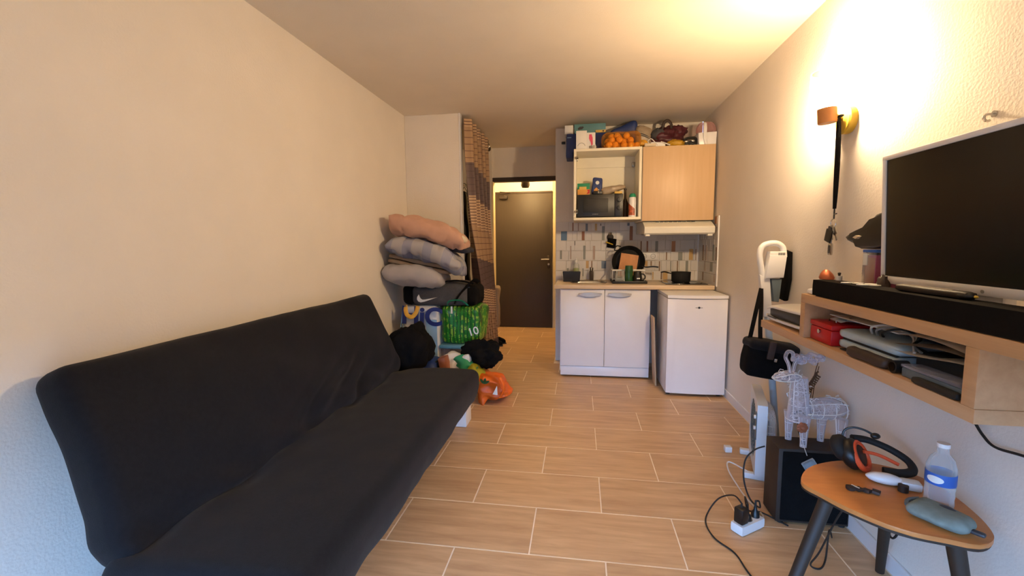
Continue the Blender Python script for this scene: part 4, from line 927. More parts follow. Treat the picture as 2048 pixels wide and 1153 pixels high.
# on and around the soundbar
rc = thing('remote_control', 'long dark remote lying on the soundbar before the television', 'remote', (1.01, 1.43, 1.142))
MB().rbox((.019, .125, .010), .008, (5, 16, 4), lambda p: Vector((p.x*(1-.15*abs(p.y/.125)), p.y, p.z))).xf(T(1.012, 1.44, 1.153) @ RZ(.04)).build('body', 'dark_brown', rc)
MB().box(-.001, .002, -.09, .09, .009, .012).xf(T(1.004, 1.455, 1.153) @ RZ(.04)).build('line', 'cream_cloth', rc); MB().ell((1.016, 1.335, 1.152), (.018, .03, .012), 12, 8).build('head', 'black_plastic', rc); MB().ell((1.018, 1.305, 1.152), (.004, .008, .004), 8, 6).build('tip', 'yellow_metal', rc)
rk2 = solo(MB().lathe([(0, 0), (.026, 0), (.028, .008), (.022, .022), (.012, .036), (.004, .041), (0, .042)], (1.015, 2.0, 1.1425), 14).warp(lambda p: p+wob(p, .003, 40, 2)*(1 if p.z > 1.145 else 0)+Vector((0, .25*(p.z-1.1425), 0))), 'copper_ornament', 'copper', (1.015, 2.0, 1.142), 'small copper-coloured lump on the left end of the soundbar', 'ornament', smooth=50)
fz = thing('small_bottle', 'tiny white pot with a dark tip on the soundbar', 'pot', (1.03, 1.945, 1.142))
MB().lathe([(0, 0), (.011, 0), (.011, .018), (0, .018)], (1.032, 1.945, 1.1425), 14).build('pot', 'white_plastic', fz); MB().lathe([(0, .018), (.004, .018), (.006, .03), (0, .034)], (1.032, 1.945, 1.1425), 10).build('tip', 'dark_brown', fz)
for i, (x, y) in enumerate(((.99, 1.815), (1.012, 1.785), (.992, 1.725), (1.016, 1.70), (1.03, 1.745))):
    solo(MB().lathe([(0, 0), (.018, 0), (.018, .003), (0, .0035)], (x, y, 1.1425+.0003*i), 18), 'coaster_token', 'white_plastic', (x, y, 1.142), ('white round token on the soundbar, farthest left', 'white round token on the soundbar, second from the left', 'white round token on the soundbar, right front', 'white round token on the soundbar, farthest right', 'white round token on the soundbar, at the pink box')[i], 'token', 'white tokens on the soundbar')
eb = solo(MB().rbox((.02, .022, .012), .011, (8, 8, 6)).xf(T(.995, 2.055, 1.085)), 'earbud_case', 'white_plastic', (.995, 2.055, 1.073), 'white rounded earbud case at the left end of the shelf top', 'case')
bx = thing('magenta_box', 'magenta and red box in a clear blue-rimmed sleeve beside the television', 'box', (1.15, 1.89, 1.073))
MB().box(1.108, 1.205, 1.855, 1.925, 1.0735, 1.245, .002).build('carton', 'magenta', bx)
MB().box(1.1065, 1.109, 1.86, 1.922, 1.0735, 1.235, .001).build('red_side', 'rust', bx)
MB().box(1.104, 1.208, 1.85, 1.93, 1.0735, 1.262, .002).build('sleeve', 'clear_sleeve', bx); MB().box(1.103, 1.209, 1.849, 1.931, 1.255, 1.266, .002).build('rim', 'blue_bright', bx, label='blue rim'); MB().box(1.1025, 1.1045, 1.90, 1.925, 1.205, 1.25).build('price_tag', 'letter_white', bx)
# black beaked mask lying on the box
mk = thing('beaked_mask', 'black pointed mask with a pale eye hole resting on the magenta box', 'mask', (1.15, 1.86, 1.267))
prof = [(2.035, 1.312), (2.02, 1.300), (1.985, 1.290), (1.955, 1.287), (1.93, 1.268), (1.86, 1.268), (1.80, 1.283), (1.74, 1.30), (1.74, 1.395), (1.80, 1.398), (1.845, 1.388), (1.875, 1.362), (1.92, 1.345), (1.965, 1.335), (2.005, 1.325)]
MB().prism([(1.74+(y-1.74)*1.12, 1.268+(z-1.268)*1.1) for y, z in prof], 'yz', 1.095, 1.185, .012).warp(lambda p: Vector((p.x+(1.115-p.x)*.75*max(0, min(1, (p.y-1.86)/.19)), p.y, p.z))).build('face', 'black_plastic', mk, 60)
MB().prism([(1.945, 1.318), (1.965, 1.322), (1.985, 1.314), (1.965, 1.308)], 'yz', 1.092, 1.115).build('eye', 'cream_cloth', mk, label='pale eye hole')
MB().ell((1.118, 1.785, 1.385), (.006, .012, .005), 8, 6).build('stud', 'chrome', mk)
og = thing('horn_ornament', 'brown spiky curved ornament in a clear stand left of the magenta box', 'ornament', (1.16, 1.97, 1.073))
MB().tube(spline([(1.16, 1.935, 1.255), (1.15, 1.958, 1.22), (1.145, 1.97, 1.19), (1.15, 1.975, 1.165), (1.155, 1.955, 1.14), (1.16, 1.94, 1.10), (1.16, 1.955, 1.085)]), [.012, .014, .016, .017, .018, .018, .017, .016, .016, .016]+[.014]*9+[.012]*9+[.01]*9, 10).build('horn', 'twig', og)
m = MB()
for i in range(9): m.tube([(1.145, 1.962+.001*i, 1.25-.011*i), (1.14, 1.985+.001*i, 1.256-.011*i)], [.004, .001], 5)
m.build('spikes', 'twig', og); MB().ell((1.16, 1.955, 1.079), (.028, .035, .006), 14, 6).build('foot', 'brown_leather', og)
MB().box(1.165, 1.169, 1.93, 2.0, 1.0735, 1.255, .001).build('clear_plate', 'clear_plastic', og)
cl_ = thing('small_figure', 'small dark crumpled figure between the magenta box and the television', 'figure', (1.07, 1.74, 1.073))
MB().blob((1.075, 1.755, 1.125), (.018, .03, .052), .3, 3, 7, 18, 12).build('figure', 'brown_leather', cl_, 60)

# console and shelf contents
gc = thing('game_console', 'white and black game console lying on the lower shelf end', 'console', (1.09, 2.33, .884))
MB().rbox((.095, .18, .028), .012, (6, 14, 4)).xf(T(1.095, 2.32, .935) @ RX(-.03)).build('core', 'black_plastic', gc)
def plate(side):
    def f(p):
        e = (p.y/.205)**2; return Vector((p.x*(1-.06*e), p.y, p.z+side*(.012*(p.x/.115)**2*-1+.006-.014*(1 if p.y > .1 else 0)*((p.y-.1)/.1)**2)))
    return f
MB().rbox((.113, .205, .007), .006, (14, 26, 2), plate(1)).xf(T(1.095, 2.31, .972) @ RX(-.03)).build('upper_shell', 'white_plastic', gc, 60)
MB().rbox((.113, .205, .008), .007, (14, 26, 2), plate(-1)).xf(T(1.095, 2.31, .898) @ RX(-.02)).build('lower_shell', 'white_plastic', gc, 60)
MB().box(-.001, .001, -.05, .05, -.003, .003).xf(T(.981, 2.42, .912)).build('slot', 'black_plastic', gc)
rb = thing('cash_box', 'red metal cash box with a round lock in the shelf compartment', 'cash box', (1.06, 1.96, .884))
MB().box(.985, 1.14, 1.885, 2.045, .884, .945, .006).build('base', 'red_metal', rb); MB().box(.983, 1.142, 1.883, 2.047, .946, .968, .006).build('lid', 'red_metal', rb)
MB().cyl((.983, 1.965, .93), (.977, 1.965, .93), .009, n=14).build('lock', 'chrome', rb); MB().tube([(1.03, 1.94, .97), (1.03, 1.94, .978), (1.03, 1.99, .978), (1.03, 1.99, .97)], .003, 6).build('handle', 'chrome', rb)
solo(MB().box(1.05, 1.20, 1.62, 2.03, .9885, .9925, .001), 'white_folder', 'paper', (1.12, 1.83, .986), 'thin white folder lying across the items in the shelf', 'folder')
pk = solo(MB().box(1.145, 1.205, 1.60, 2.05, .884, .9855, .003), 'dark_book_stack', 'navy_cloth', (1.175, 1.82, .884), 'dark blue book standing along the back of the compartment', 'book')
for i in range(4):
    solo(MB().grid(lambda u, v: Vector((-.05+.1*u, -.04+.08*v, .006*math.sin(5*u+i)+.004*v)), 6, 5).xf(T(1.07+.01*i, 1.93-.02*i, .978+.002*i) @ RZ(.5*i)), 'paper_slip', ('paper', 'skyblue', 'paper', 'blue_deep')[i], (1.07, 1.93, .975), ('white paper slip lying lowest on the red cash box', 'pale blue paper slip on the red cash box', 'crumpled white paper slip on the red cash box', 'dark blue paper slip topmost on the red cash box')[i], 'paper', 'paper slips on the cash box', 60)
tn = thing('blue_tin_case', 'pale blue worn rounded case in the middle of the shelf compartment', 'case', (1.05, 1.7, .884))
MB().rbox((.085, .165, .018), .016, (8, 16, 5)).xf(T(1.085, 1.705, .907)).build('base', 'pale_blue_tin', tn, 60); MB().rbox((.085, .165, .018), .016, (8, 16, 5)).xf(T(1.085, 1.705, .946)).build('lid', 'pale_blue_tin', tn, 60)
MB().box(1.01, 1.16, 1.56, 1.85, .923, .93).build('seam', 'black_matte', tn); MB().box(.995, 1.12, 1.72, 1.84, .884, .889, .001).build('foot_rail', 'black_matte', tn)
for i in range(3):
    MB_ = MB().tube(spline([(1.05, 1.75-.03*i, .965), (1.03, 1.72-.03*i, .995-.004*i), (1.06, 1.68-.03*i, 1.005), (1.09, 1.62-.02*i, .985), (1.05, 1.55, .968), (1.02+.02*i, 1.50, .955)]), .004, 6)
    solo(MB_, 'charging_cable', ('white_cable', 'mark_grey', 'rubber')[i], (1.05, 1.7, .962), ('pale looped cable lying on the blue case', 'grey looped cable lying on the blue case', 'black looped cable lying on the blue case')[i], 'cable', 'cables on the blue case')
for i in range(3):
    solo(MB().grid(lambda u, v: Vector((1.0+.11*v, 1.29+.27*u, 1.002-.02*i+.012*math.sin(u*PI+i)-.03*(1-u)*0)), 10, 4), 'loose_sheet', 'taupe_cloth' if i == 1 else 'paper', (1.05, 1.42, .99), ('curved white sheet on top of the black case in the shelf', 'curved tan sheet in the middle over the black case', 'lowest white sheet over the black case in the shelf')[i], 'paper', 'sheets over the black case', 60)
solo(MB().box(1.045, 1.20, 1.26, 1.53, .884, .955, .006), 'black_case', 'black_matte', (1.12, 1.4, .884), 'large black case at the right end of the shelf compartment', 'case')
solo(MB().rbox((.02, .10, .017), .014, (6, 16, 5), lambda p: p+wob(p, .004, 16, 3)).xf(T(.984, 1.65, .902) @ RZ(.03)), 'brown_pouch', 'brown_leather', (.99, 1.65, .884), 'long dark brown pouch lying before the blue case', 'pouch', smooth=60)
ec = thing('camera_lens', 'short black lens at the end of the brown pouch', 'lens', (.985, 1.53, .884))
MB().cyl((.978, 1.525, .904), (1.02, 1.525, .904), .02, n=18).build('barrel', 'black_plastic', ec); MB().cyl((.976, 1.525, .904), (.9785, 1.525, .904), .014, n=16).build('glass', 'black_glass', ec)
sl = thing('slate_box', 'flat slate-blue plastic box in the right of the compartment', 'box', (1.04, 1.38, .884))
MB().box(.985, 1.043, 1.265, 1.495, .884, .912, .004).build('base', 'slate_plastic', sl); MB().box(.983, 1.044, 1.263, 1.497, .913, .922, .003).build('lid', 'clear_tub', sl)
solo(MB().rbox((.011, .08, .010), .008, (4, 12, 3)).xf(T(.974, 1.345, .894)), 'black_remote', 'black_matte', (.974, 1.34, .884), 'short black remote at the front edge of the shelf compartment', 'remote')

# cable from the divider, hanging cables
solo(MB().tube(spline([(1.20, 1.21, .86), (1.20, 1.505, .76), (1.2, 1.503, .747), (1.2, 1.471, .717), (1.2, 1.428, .698), (1.2, 1.345, .712), (1.2, 1.2, .735), (1.2, 1.0, .78)][2:]), .004, 6), 'drooping_cable', 'rubber', (1.2, 1.5, .745), 'thin black cable drooping along the wall below the shelf', 'cable')
solo(MB().tube(spline([(1.2, 1.525, .846), (1.2, 1.50, .79), (1.2, 1.503, .747)]), .004, 6), 'shelf_cable', 'rubber', (1.2, 1.51, .8), 'short black cable end leaving the shelf underside', 'cable')

# ================================================================== vacuum, bags on the wall
vc = thing('stick_vacuum', 'white upright stick vacuum with an oval handle against the right wall', 'vacuum', (1.1, 2.75, 0))
MB().tube(spline([(1.055, 2.75, 1.05), (1.048, 2.75, 1.12), (1.032, 2.75, 1.225), (1.05, 2.75, 1.277), (1.11, 2.75, 1.291), (1.152, 2.75, 1.268), (1.163, 2.75, 1.21)]), .0165, 12).build('handle', 'white_plastic', vc, 60)
MB().prism([(1.074, 1.225), (1.17, 1.225), (1.158, 1.092), (1.055, 1.086)], 'xz', 2.715, 2.785, .012).build('motor_body', 'white_plastic', vc)
MB().prism([(1.078, 1.243), (1.166, 1.243), (1.169, 1.215), (1.074, 1.215)], 'xz', 2.722, 2.778, .006).build('motor_cap', 'white_plastic', vc)
m = MB()
for i in range(6): m.box(1.122+i*.006, 1.125+i*.006, 2.7195, 2.724, 1.217, 1.236)
m.build('vents', 'mark_dark', vc, 0)
MB().prism([(1.092, 1.085), (1.152, 1.085), (1.142, .95), (1.111, .953)], 'xz', 2.725, 2.775, .01).build('dust_cup', 'slate_plastic', vc)
MB().prism([(1.030, 1.11), (1.090, 1.09), (1.114, .86), (1.064, .86)], 'xz', 2.73, 2.77, .01).build('neck', 'white_plastic', vc)
MB().tube([(1.091, 2.75, .87), (1.185, 2.76, .06)], .019, 14).build('tube', 'pale_tube', vc)
MB().rbox((.03, .08, .022), .015, (8, 6, 4)).xf(T(1.185, 2.80, .05)).build('floor_head', 'white_plastic', vc); MB().cyl((1.185, 2.73, .027), (1.185, 2.87, .027), .026, n=14).build('roller', 'mark_grey', vc)
solo(MB().prism([(2.765, 1.24), (2.82, 1.25), (2.84, 1.14), (2.85, .955), (2.79, .95), (2.755, 1.08)], 'yz', 1.185, 1.219, .01), 'black_sleeve', 'black_cloth', (1.2, 2.8, 1.1), 'black flat sleeve hanging on the wall behind the vacuum', 'sleeve')
bg_ = thing('camera_bag', 'black camera bag hanging by its strap below the shelf end', 'bag', (1.06, 2.64, .51))
A_ = T(1.058, 2.64, .628) @ RY(math.radians(9))
MB().rbox((.13, .065, .10), .03, (14, 8, 12), lambda p: Vector((p.x*(1-.06*(p.z/.1 < 0)*abs(p.z/.1)), p.y, p.z))+wob(p, .005, 9, 3)).xf(A_).build('body', 'black_cloth', bg_, 60)
MB().rbox((.133, .07, .03), .025, (14, 8, 5), lambda p: p+wob(p, .005, 9, 4)).xf(A_ @ T(0, -.002, .085)).build('flap', 'black_fabric', bg_, 60)
MB().rbox((.018, .006, .05), .004, (4, 2, 8)).xf(A_ @ T(-.02, -.073, .07)).build('tab', 'brown_leather', bg_); MB().rbox((.008, .004, .01), .003, (3, 2, 3)).xf(A_ @ T(.01, -.073, .02)).build('buckle', 'chrome', bg_)
MB().tube(spline([(.955, 2.64, .72), (.985, 2.67, .83), (1.02, 2.70, .97), (1.04, 2.725, 1.03)]), .012, 8, flat=.25).build('strap', 'black_cloth', bg_); MB().tube(spline([(1.01, 2.62, .72), (1.02, 2.66, .82), (1.035, 2.70, .93), (1.04, 2.725, 1.03)]), .012, 8, flat=.25).build('strap', 'black_cloth', bg_)

# fan
fn = thing('box_fan', 'pale square box fan standing against the right wall beside the subwoofer', 'fan', (1.018, 2.624, 0), math.radians(74.7))
W2, H2 = .197, .44
m = MB()
ring = [(.163*math.cos(2*PI*k/40), .235+.163*math.sin(2*PI*k/40)) for k in range(40)]
def sq(k):
    a = 2*PI*k/40; c_, s_ = math.cos(a), math.sin(a); r_ = 1/max(abs(c_)/W2, abs(s_)/(.205)); return (r_*c_, .235+r_*s_)
out = [sq(k) for k in range(40)]
for k in range(40):
    k2 = (k+1) % 40
    v = [m.bm.verts.new(p) for p in ((out[k][0], .024, out[k][1]), (out[k2][0], .024, out[k2][1]), (ring[k2][0], .024, ring[k2][1]), (ring[k][0], .024, ring[k][1]),
         (out[k][0], -.024, out[k][1]), (out[k2][0], -.024, out[k2][1]), (ring[k2][0], -.024, ring[k2][1]), (ring[k][0], -.024, ring[k][1]))]
    for q in ((0, 1, 2, 3), (7, 6, 5, 4), (0, 4, 5, 1), (3, 2, 6, 7)): m.bm.faces.new([v[i] for i in q])
bmesh.ops.remove_doubles(m.bm, verts=m.bm.verts, dist=1e-5)
m.build('housing', 'fan_white', fn, 30, world=False)
m = MB()
for r_ in (.03, .05, .07, .09, .11, .13, .15): m.tube([(r_*math.cos(2*PI*k/30), .020+.006*(1-r_/.16), .235+r_*math.sin(2*PI*k/30)) for k in range(30)], .0022, 5, closed=True)
for k in range(12): a = 2*PI*k/12; m.tube([(.02*math.cos(a), .025, .235+.02*math.sin(a)), (.163*math.cos(a), .02, .235+.163*math.sin(a))], .002, 5)
m.build('front_grille', 'fan_panel', fn, world=False)
m = MB().lathe([(.163, 0), (.16, .035), (.14, .055), (.05, .062), (.0, .062)], (0, 0, 0), 4) if False else MB()
for i in range(13):
    t = i/12; r_ = .163*math.cos(t*PI/2*.82); yy = -.024-.062*math.sin(t*PI/2)
    m.tube([(r_*math.cos(2*PI*k/36), yy, .235+r_*math.sin(2*PI*k/36)) for k in range(36)], .0024, 5, closed=True)
for k in range(28):
    a = 2*PI*k/28; m.tube([(.163*math.cos(t*PI/2*.82)*math.cos(a), -.024-.062*math.sin(t*PI/2), .235+.163*math.cos(t*PI/2*.82)*math.sin(a)) for t in (0, .2, .4, .6, .8, 1)], .002, 5)
m.build('rear_cage', 'white_plastic', fn, world=False)
MB().cyl((0, -.08, .235), (0, .0, .235), .045, n=24).build('motor', 'fan_panel', fn, world=False)
for k in range(5):
    a0 = 2*PI*k/5
    MB().grid(lambda u, v: Vector(((.03+.12*u)*math.cos(a0+.75*v*(1-.2*u)), -.012+.022*v, .235+(.03+.12*u)*math.sin(a0+.75*v*(1-.2*u)))), 5, 5).build('blade', 'slate_plastic', fn, world=False)
MB().box(-W2-.001, -.155, .0235, .028, .24, .385, .002).build('control_panel', 'fan_panel', fn, world=False)
for z in (.36, .30): MB().cyl((-.176, .028, z), (-.176, .038, z), .011, n=14).build('knob', 'white_plastic', fn, world=False)
for x in (-.15, .15): MB().box(x-.018, x+.018, -.06, .075, 0, .032, .006).build('foot', 'fan_white', fn, world=False)

# subwoofer with the reindeer on top
sw_ = thing('subwoofer', 'dark wood and black subwoofer box on the floor below the shelf', 'subwoofer', (1.06, 2.15, 0))
MB().box(.905, 1.212, 2.085, 2.225, .008, .36, .003).build('cabinet', 'dark_brown', sw_)
MB().box(.922, 1.205, 2.079, 2.086, .02, .348, .003).build('front_cloth', 'black_cloth', sw_, label='black grille cloth')
for x in (.93, 1.19):
    for y in (2.10, 2.21): MB().cyl((x, y, 0), (x, y, .009), .014, n=10).build('foot', 'rubber', sw_)
dz = thing('reindeer_ornament', 'clear wire-framed acrylic reindeer standing on the subwoofer', 'ornament', (1.04, 2.15, .36))
YM = 2.145
def hoop(c, rx, rz=None, n=16, plane='xy'):
    rz = rz or rx
    return [(c[0]+rx*math.cos(2*PI*k/n), c[1]+rz*math.sin(2*PI*k/n), c[2]) for k in range(n)] if plane == 'xy' else [(c[0], c[1]+rx*math.cos(2*PI*k/n), c[2]+rz*math.sin(2*PI*k/n)) for k in range(n)]
fr_ = .0024
m = MB()
# head
for s_ in (-1, 0, 1):
    yy = YM+s_*.028
    m.tube(spline([(.888, YM+s_*.01, .672), (.925, yy, .690), (.965, yy, .700), (1.0, YM+s_*.02, .688), (.985, YM+s_*.02, .668), (.94, yy, .664), (.905, YM+s_*.012, .662)], 4, True), fr_, 5, closed=True)
m.tube(hoop((.945, YM, .68), .03, .018, 14, 'yz'), fr_, 5, closed=True); m.build('head_frame', 'white_plastic', dz)
m = MB()
for a in range(5):
    an = 2*PI*a/5; c_, s_ = math.cos(an), math.sin(an)
    m.tube(spline([(.995+.025*c_, YM+.025*s_, .68), (1.0+.034*c_, YM+.032*s_, .62), (1.006+.042*c_, YM+.04*s_, .54), (1.01+.048*c_, YM+.045*s_, .48)]), fr_, 5)
for z, r_ in ((.62, .034), (.55, .041), (.48, .048)): m.tube(hoop((1.005, YM, z), r_), fr_, 5, closed=True)
m.build('neck_frame', 'white_plastic', dz)
m = MB()
for i, x in enumerate((1.045, 1.09, 1.14, 1.185)): m.tube(hoop((x, YM, .535), .048, .046 if i else .04, 18, 'yz'), fr_, 5, closed=True)
for a in range(6):
    an = 2*PI*a/6+.3; m.tube(spline([(1.02, YM+.04*math.cos(an), .53+.04*math.sin(an)), (1.09, YM+.048*math.cos(an), .535+.046*math.sin(an)), (1.15, YM+.048*math.cos(an), .54+.046*math.sin(an)), (1.203, YM+.02*math.cos(an), .545+.02*math.sin(an))]), fr_, 5)
m.build('body_frame', 'white_plastic', dz)
LEGS = ((.985, 2.185, .0), (1.012, 2.108, .01), (1.125, 2.185, 0), (1.165, 2.108, .01))
for x, y, dx in LEGS:
    m = MB()
    for s_, t_2 in ((-1, 0), (1, 0), (0, 1)):
        m.tube(spline([(x+s_*.022, y+t_2*.018, .505), (x+s_*.016, y+t_2*.014, .45), (x+s_*.012+dx*.3, y+t_2*.01, .40), (x+s_*.01+dx*.5, y, .364)]), fr_, 5)
    for z, r_ in ((.45, .017), (.40, .012), (.367, .011)): m.tube(hoop((x+dx*.3, y, z), r_, None, 12), fr_, 5, closed=True)
    lg = m.build('leg', 'white_plastic', dz)
    MB().lathe([(0, .362), (.014, .364), (.015, .40), (.019, .45), (.024, .505), (0, .51)], (x+dx*.3, y, 0), 12).build('leg_filling', 'clear_acrylic', lg)
MB().ell((1.115, YM, .537), (.092, .05, .05), 20, 12).build('body_filling', 'clear_acrylic', dz); MB().lathe([(0, .46), (.05, .475), (.044, .54), (.036, .62), (.03, .68), (0, .69)], (1.005, YM, 0), 18).build('neck_filling', 'clear_acrylic', dz)
MB().ell((.948, YM, .682), (.058, .03, .022), 16, 10).build('head_filling', 'clear_acrylic', dz)
rr = random.Random(4); m = MB()
for i in range(170):
    w_ = rr.random()
    if w_ < .5: c_ = (rr.uniform(1.03, 1.195), YM+rr.uniform(-.04, .04), rr.uniform(.495, .58))
    elif w_ < .8: c_ = (rr.uniform(.97, 1.045), YM+rr.uniform(-.03, .03), rr.uniform(.47, .66))
    else: c_ = (rr.uniform(.90, 1.0), YM+rr.uniform(-.02, .02), rr.uniform(.665, .70))
    r_ = rr.uniform(.006, .014); E_ = Euler((rr.uniform(0, 6), rr.uniform(0, 6), 0)).to_matrix()
    m.tube([Vector(c_)+E_ @ Vector((r_*math.cos(t*1.2), r_*math.sin(t*1.2), .003*t)) for t in range(5)], .0016, 4)
o = m.build('sparkle_curls', 'white_gloss', dz); o['kind'] = 'stuff'
m = MB()
m.tube(spline([(.955, YM-.01, .70), (.945, YM-.015, .74), (.928, YM-.02, .775), (.938, YM-.02, .802), (.958, YM-.02, .795), (.962, YM-.015, .76)]), .008, 7)
m.tube(spline([(.975, YM+.01, .70), (.99, YM+.02, .745), (1.01, YM+.02, .775), (1.035, YM+.02, .765), (1.05, YM+.02, .785), (1.08, YM+.02, .775), (1.11, YM+.02, .772)]), .009, 7)
m.tube(spline([(1.01, YM+.02, .77), (1.0, YM+.02, .745), (1.03, YM+.02, .75), (1.06, YM+.02, .755)]), .008, 7)
for i in range(12): m.ell((.98+.011*i, YM+.02, .758+.014*math.sin(i*1.4)), (.014, .012, .014), 8, 6)
m.build('antlers', 'clear_acrylic', dz, 60); MB().tube(spline([(.955, YM-.012, .70), (.945, YM-.015, .74), (.93, YM-.02, .775)]), .0024, 5).tube(spline([(.975, YM+.01, .70), (.99, YM+.02, .745), (1.02, YM+.02, .77), (1.06, YM+.02, .777)]), .0024, 5).build('antler_wire', 'white_plastic', dz)
m = MB()
for k in range(7): a = 2*PI*k/7; m.ell((.998+.014*math.cos(a), 2.088, .462+.014*math.sin(a)), (.011, .008, .011), 8, 6)
m.ell((.998, 2.083, .462), (.012, .009, .012), 8, 6).build('flower', 'rust', dz, label='brown flower on the chest')
MB().tube(spline([(1.012, 2.095, .372), (1.016, 2.07, .34)]), .0016, 5).build('battery_wire', 'white_cable', dz); MB().box(-.028, .028, -.008, .008, -.042, .042, .004).xf(T(1.038, 2.066, .282) @ RY(math.radians(-32))).build('battery_box', 'clear_plastic', dz, label='clear battery box'); MB().box(-.018, .018, -.005, .005, -.034, .034, .003).xf(T(1.038, 2.066, .282) @ RY(math.radians(-32))).build('batteries', 'slate_plastic', dz)
br = thing('dried_branch', 'thin dried branch with brown seed pods behind the reindeer', 'branch', (1.19, 2.38, .0))
MB().tube(spline([(1.195, 2.45, .0), (1.19, 2.43, .30), (1.185, 2.41, .55), (1.185, 2.36, .71)]), .002, 5).tube(spline([(1.19, 2.43, .30), (1.18, 2.38, .55), (1.18, 2.345, .68)]), .002, 5).build('stem', 'twig', br)
rr = random.Random(9); m = MB()
for i in range(12):
    t = i/11; c_ = (1.17, 2.425-.11*t, .50+.14*t); m.tube(spline([(c_[0]+.005, c_[1], c_[2]-.008), (c_[0]-.012, c_[1]+.012, c_[2]+.006), (c_[0]-.004, c_[1]+.004, c_[2]+.02)]), .004, 5)
m.build('seed_pods', 'twig', br)
hc = solo(MB().tube(arcpts((1.13, 2.40, .40), .024, 0, 2*PI*23/24, 23, 'xz'), .005, 6, closed=True).tube(spline([(1.13, 2.40, .376), (1.12, 2.38, .33), (1.14, 2.30, .2), (1.17, 2.28, .01)]), .004, 6), 'coiled_cable', 'rubber', (1.13, 2.4, .0), 'coiled black cable between the fan and the reindeer', 'cable')

# power strip and cables on the floor
ps = thing('power_strip', 'white three-way power strip on the floor', 'power strip', (.763, 2.022, 0), math.radians(35.5))
MB().rbox((.078, .031, .022), .006, (6, 4, 3), None, (0, 0, .023)).build('body', 'white_plastic', ps, world=False)
for x in (-.048, 0, .048): MB().lathe([(0, 0), (.019, 0), (.019, .0015), (0, .0015)], (x, 0, .0445), 16).build('outlet', 'mark_grey', ps, world=False)
for i, x in enumerate((-.048, -.006, .05)):
    pl = thing('power_plug', ('black square mains adapter in the power strip', 'black plug in the middle of the power strip', 'black plug at the right end of the power strip')[i], 'plug', (.763+x*math.cos(.62), 2.022+x*math.sin(.62), .046), .62, 'plugs in the power strip')
    if i == 0: MB().box(-.022, .022, -.022, .022, 0, .07, .005).build('body', 'black_plastic', pl, world=False)
    else: MB().lathe([(0, 0), (.019, 0), (.017, .018), (.008, .03), (.006, .05), (0, .05)], (0, 0, 0), 14).build('body', 'black_plastic', pl, world=False)
    MB().cyl((0, 0, .05 if i else .07), (0, 0, .075 if i else .09), .005, .004, 8).build('cord_grip', 'rubber', pl, world=False)
def cable(pts, r_, m_, lab): return solo(MB().tube(spline(pts, 8), r_, 6), 'floor_cable', m_, pts[0], lab, 'cable')
cable([(.724, 1.994, .135), (.70, 2.03, .15), (.66, 2.10, .09), (.615, 2.10, .02), (.585, 2.027, .005), (.595, 1.923, .005), (.649, 1.837, .005), (.666, 1.718, .005), (.71, 1.55, .005), (.76, 1.40, .005)], .0036, 'rubber', 'black cable looping from the power strip to the front')
cable([(.905, 2.235, .30), (.86, 2.24, .275), (.82, 2.24, .22), (.81, 2.22, .13), (.83, 2.19, .05), (.86, 2.15, .03), (.83, 2.08, .10), (.805, 2.05, .12)], .004, 'rubber', 'black cable hanging from the subwoofer to the power strip')
cable([(.758, 2.018, .12), (.76, 2.06, .13), (.80, 2.12, .03), (.87, 2.15, .006), (.95, 2.06, .006)], .0036, 'rubber', 'black cable from the middle plug along the subwoofer')
cable([(.93, 2.50, .03), (.85, 2.56, .05), (.83, 2.50, .03), (.84, 2.38, .006), (.845, 2.25, .006), (.865, 2.15, .006), (.855, 2.09, .02), (.833, 2.068, .025)], .004, 'white_cable', 'white cable from the box fan to the power strip')
cable([(.99, 1.62, .45), (.96, 1.70, .30), (.93, 1.76, .10), (.915, 1.79, .02), (.95, 1.79, .006), (1.0, 1.85, .006), (1.05, 1.93, .08), (1.10, 2.0, .006)], .0036, 'rubber', 'black cable looping down under the round table')
cable([(1.19, 1.86, .40), (1.2, 1.85, .25), (1.195, 1.80, .16), (1.19, 1.75, .22), (1.19, 1.72, .40)], .004, 'rubber', 'black cable loop hanging on the wall behind the round table')
solo(MB().box(.90, .94, 2.78, 2.82, .0, .035, .004), 'white_plug_block', 'white_plastic', (.92, 2.8, 0), 'small white plug block on the floor left of the box fan', 'plug')

# ================================================================== side table and what lies on it
tt = thing('side_table', 'low side table with an orange wood organic top and dark legs', 'table', (.98, 1.52, 0))
RIM = [(.761,1.581),(.812,1.656),(.884,1.71),(.988,1.747),(1.097,1.731),(1.180,1.657),(1.196,1.554),(1.182,1.44),(1.157,1.362),(1.127,1.318),(1.073,1.289),(1.012,1.303),(.91,1.336),(.827,1.421),(.782,1.5),(.759,1.542)]
rim = [(p.x, p.y) for p in spline([(x, y, 0) for x, y in RIM], 4, True)]
MB().prism(rim, 'xy', .466, .480, .003).build('tabletop', 'table_wood', tt)
MB().prism([(.98+(x-.98)*.99, 1.52+(y-1.52)*.99) for x, y in rim], 'xy', .4575, .4655).build('underside', 'dark_brown', tt)
for (a, b_) in (((.81, 1.51, .458), (.63, 1.44, 0)), ((1.06, 1.62, .458), (1.178, 1.815, 0)), ((1.045, 1.33, .458), (1.12, 1.29, 0))): MB().tube([a, b_], [.022, .015], 14).build('leg', 'dark_brown', tt)
wbt = thing('water_bottle', 'small clear plastic water bottle with a blue label on the table', 'bottle', (1.085, 1.45, .48))
MB().lathe([(0, 0), (.030, 0), (.035, .006), (.034, .02), (.0355, .03), (.034, .045), (.0355, .055), (.034, .07), (.0355, .08), (.0355, .125), (.035, .14), (.028, .165), (.015, .182), (.0135, .20), (.0145, .202), (.0145, .205)], (1.085, 1.45, .4805), 28, cap=False).build('bottle', 'clear_plastic', wbt, 60)
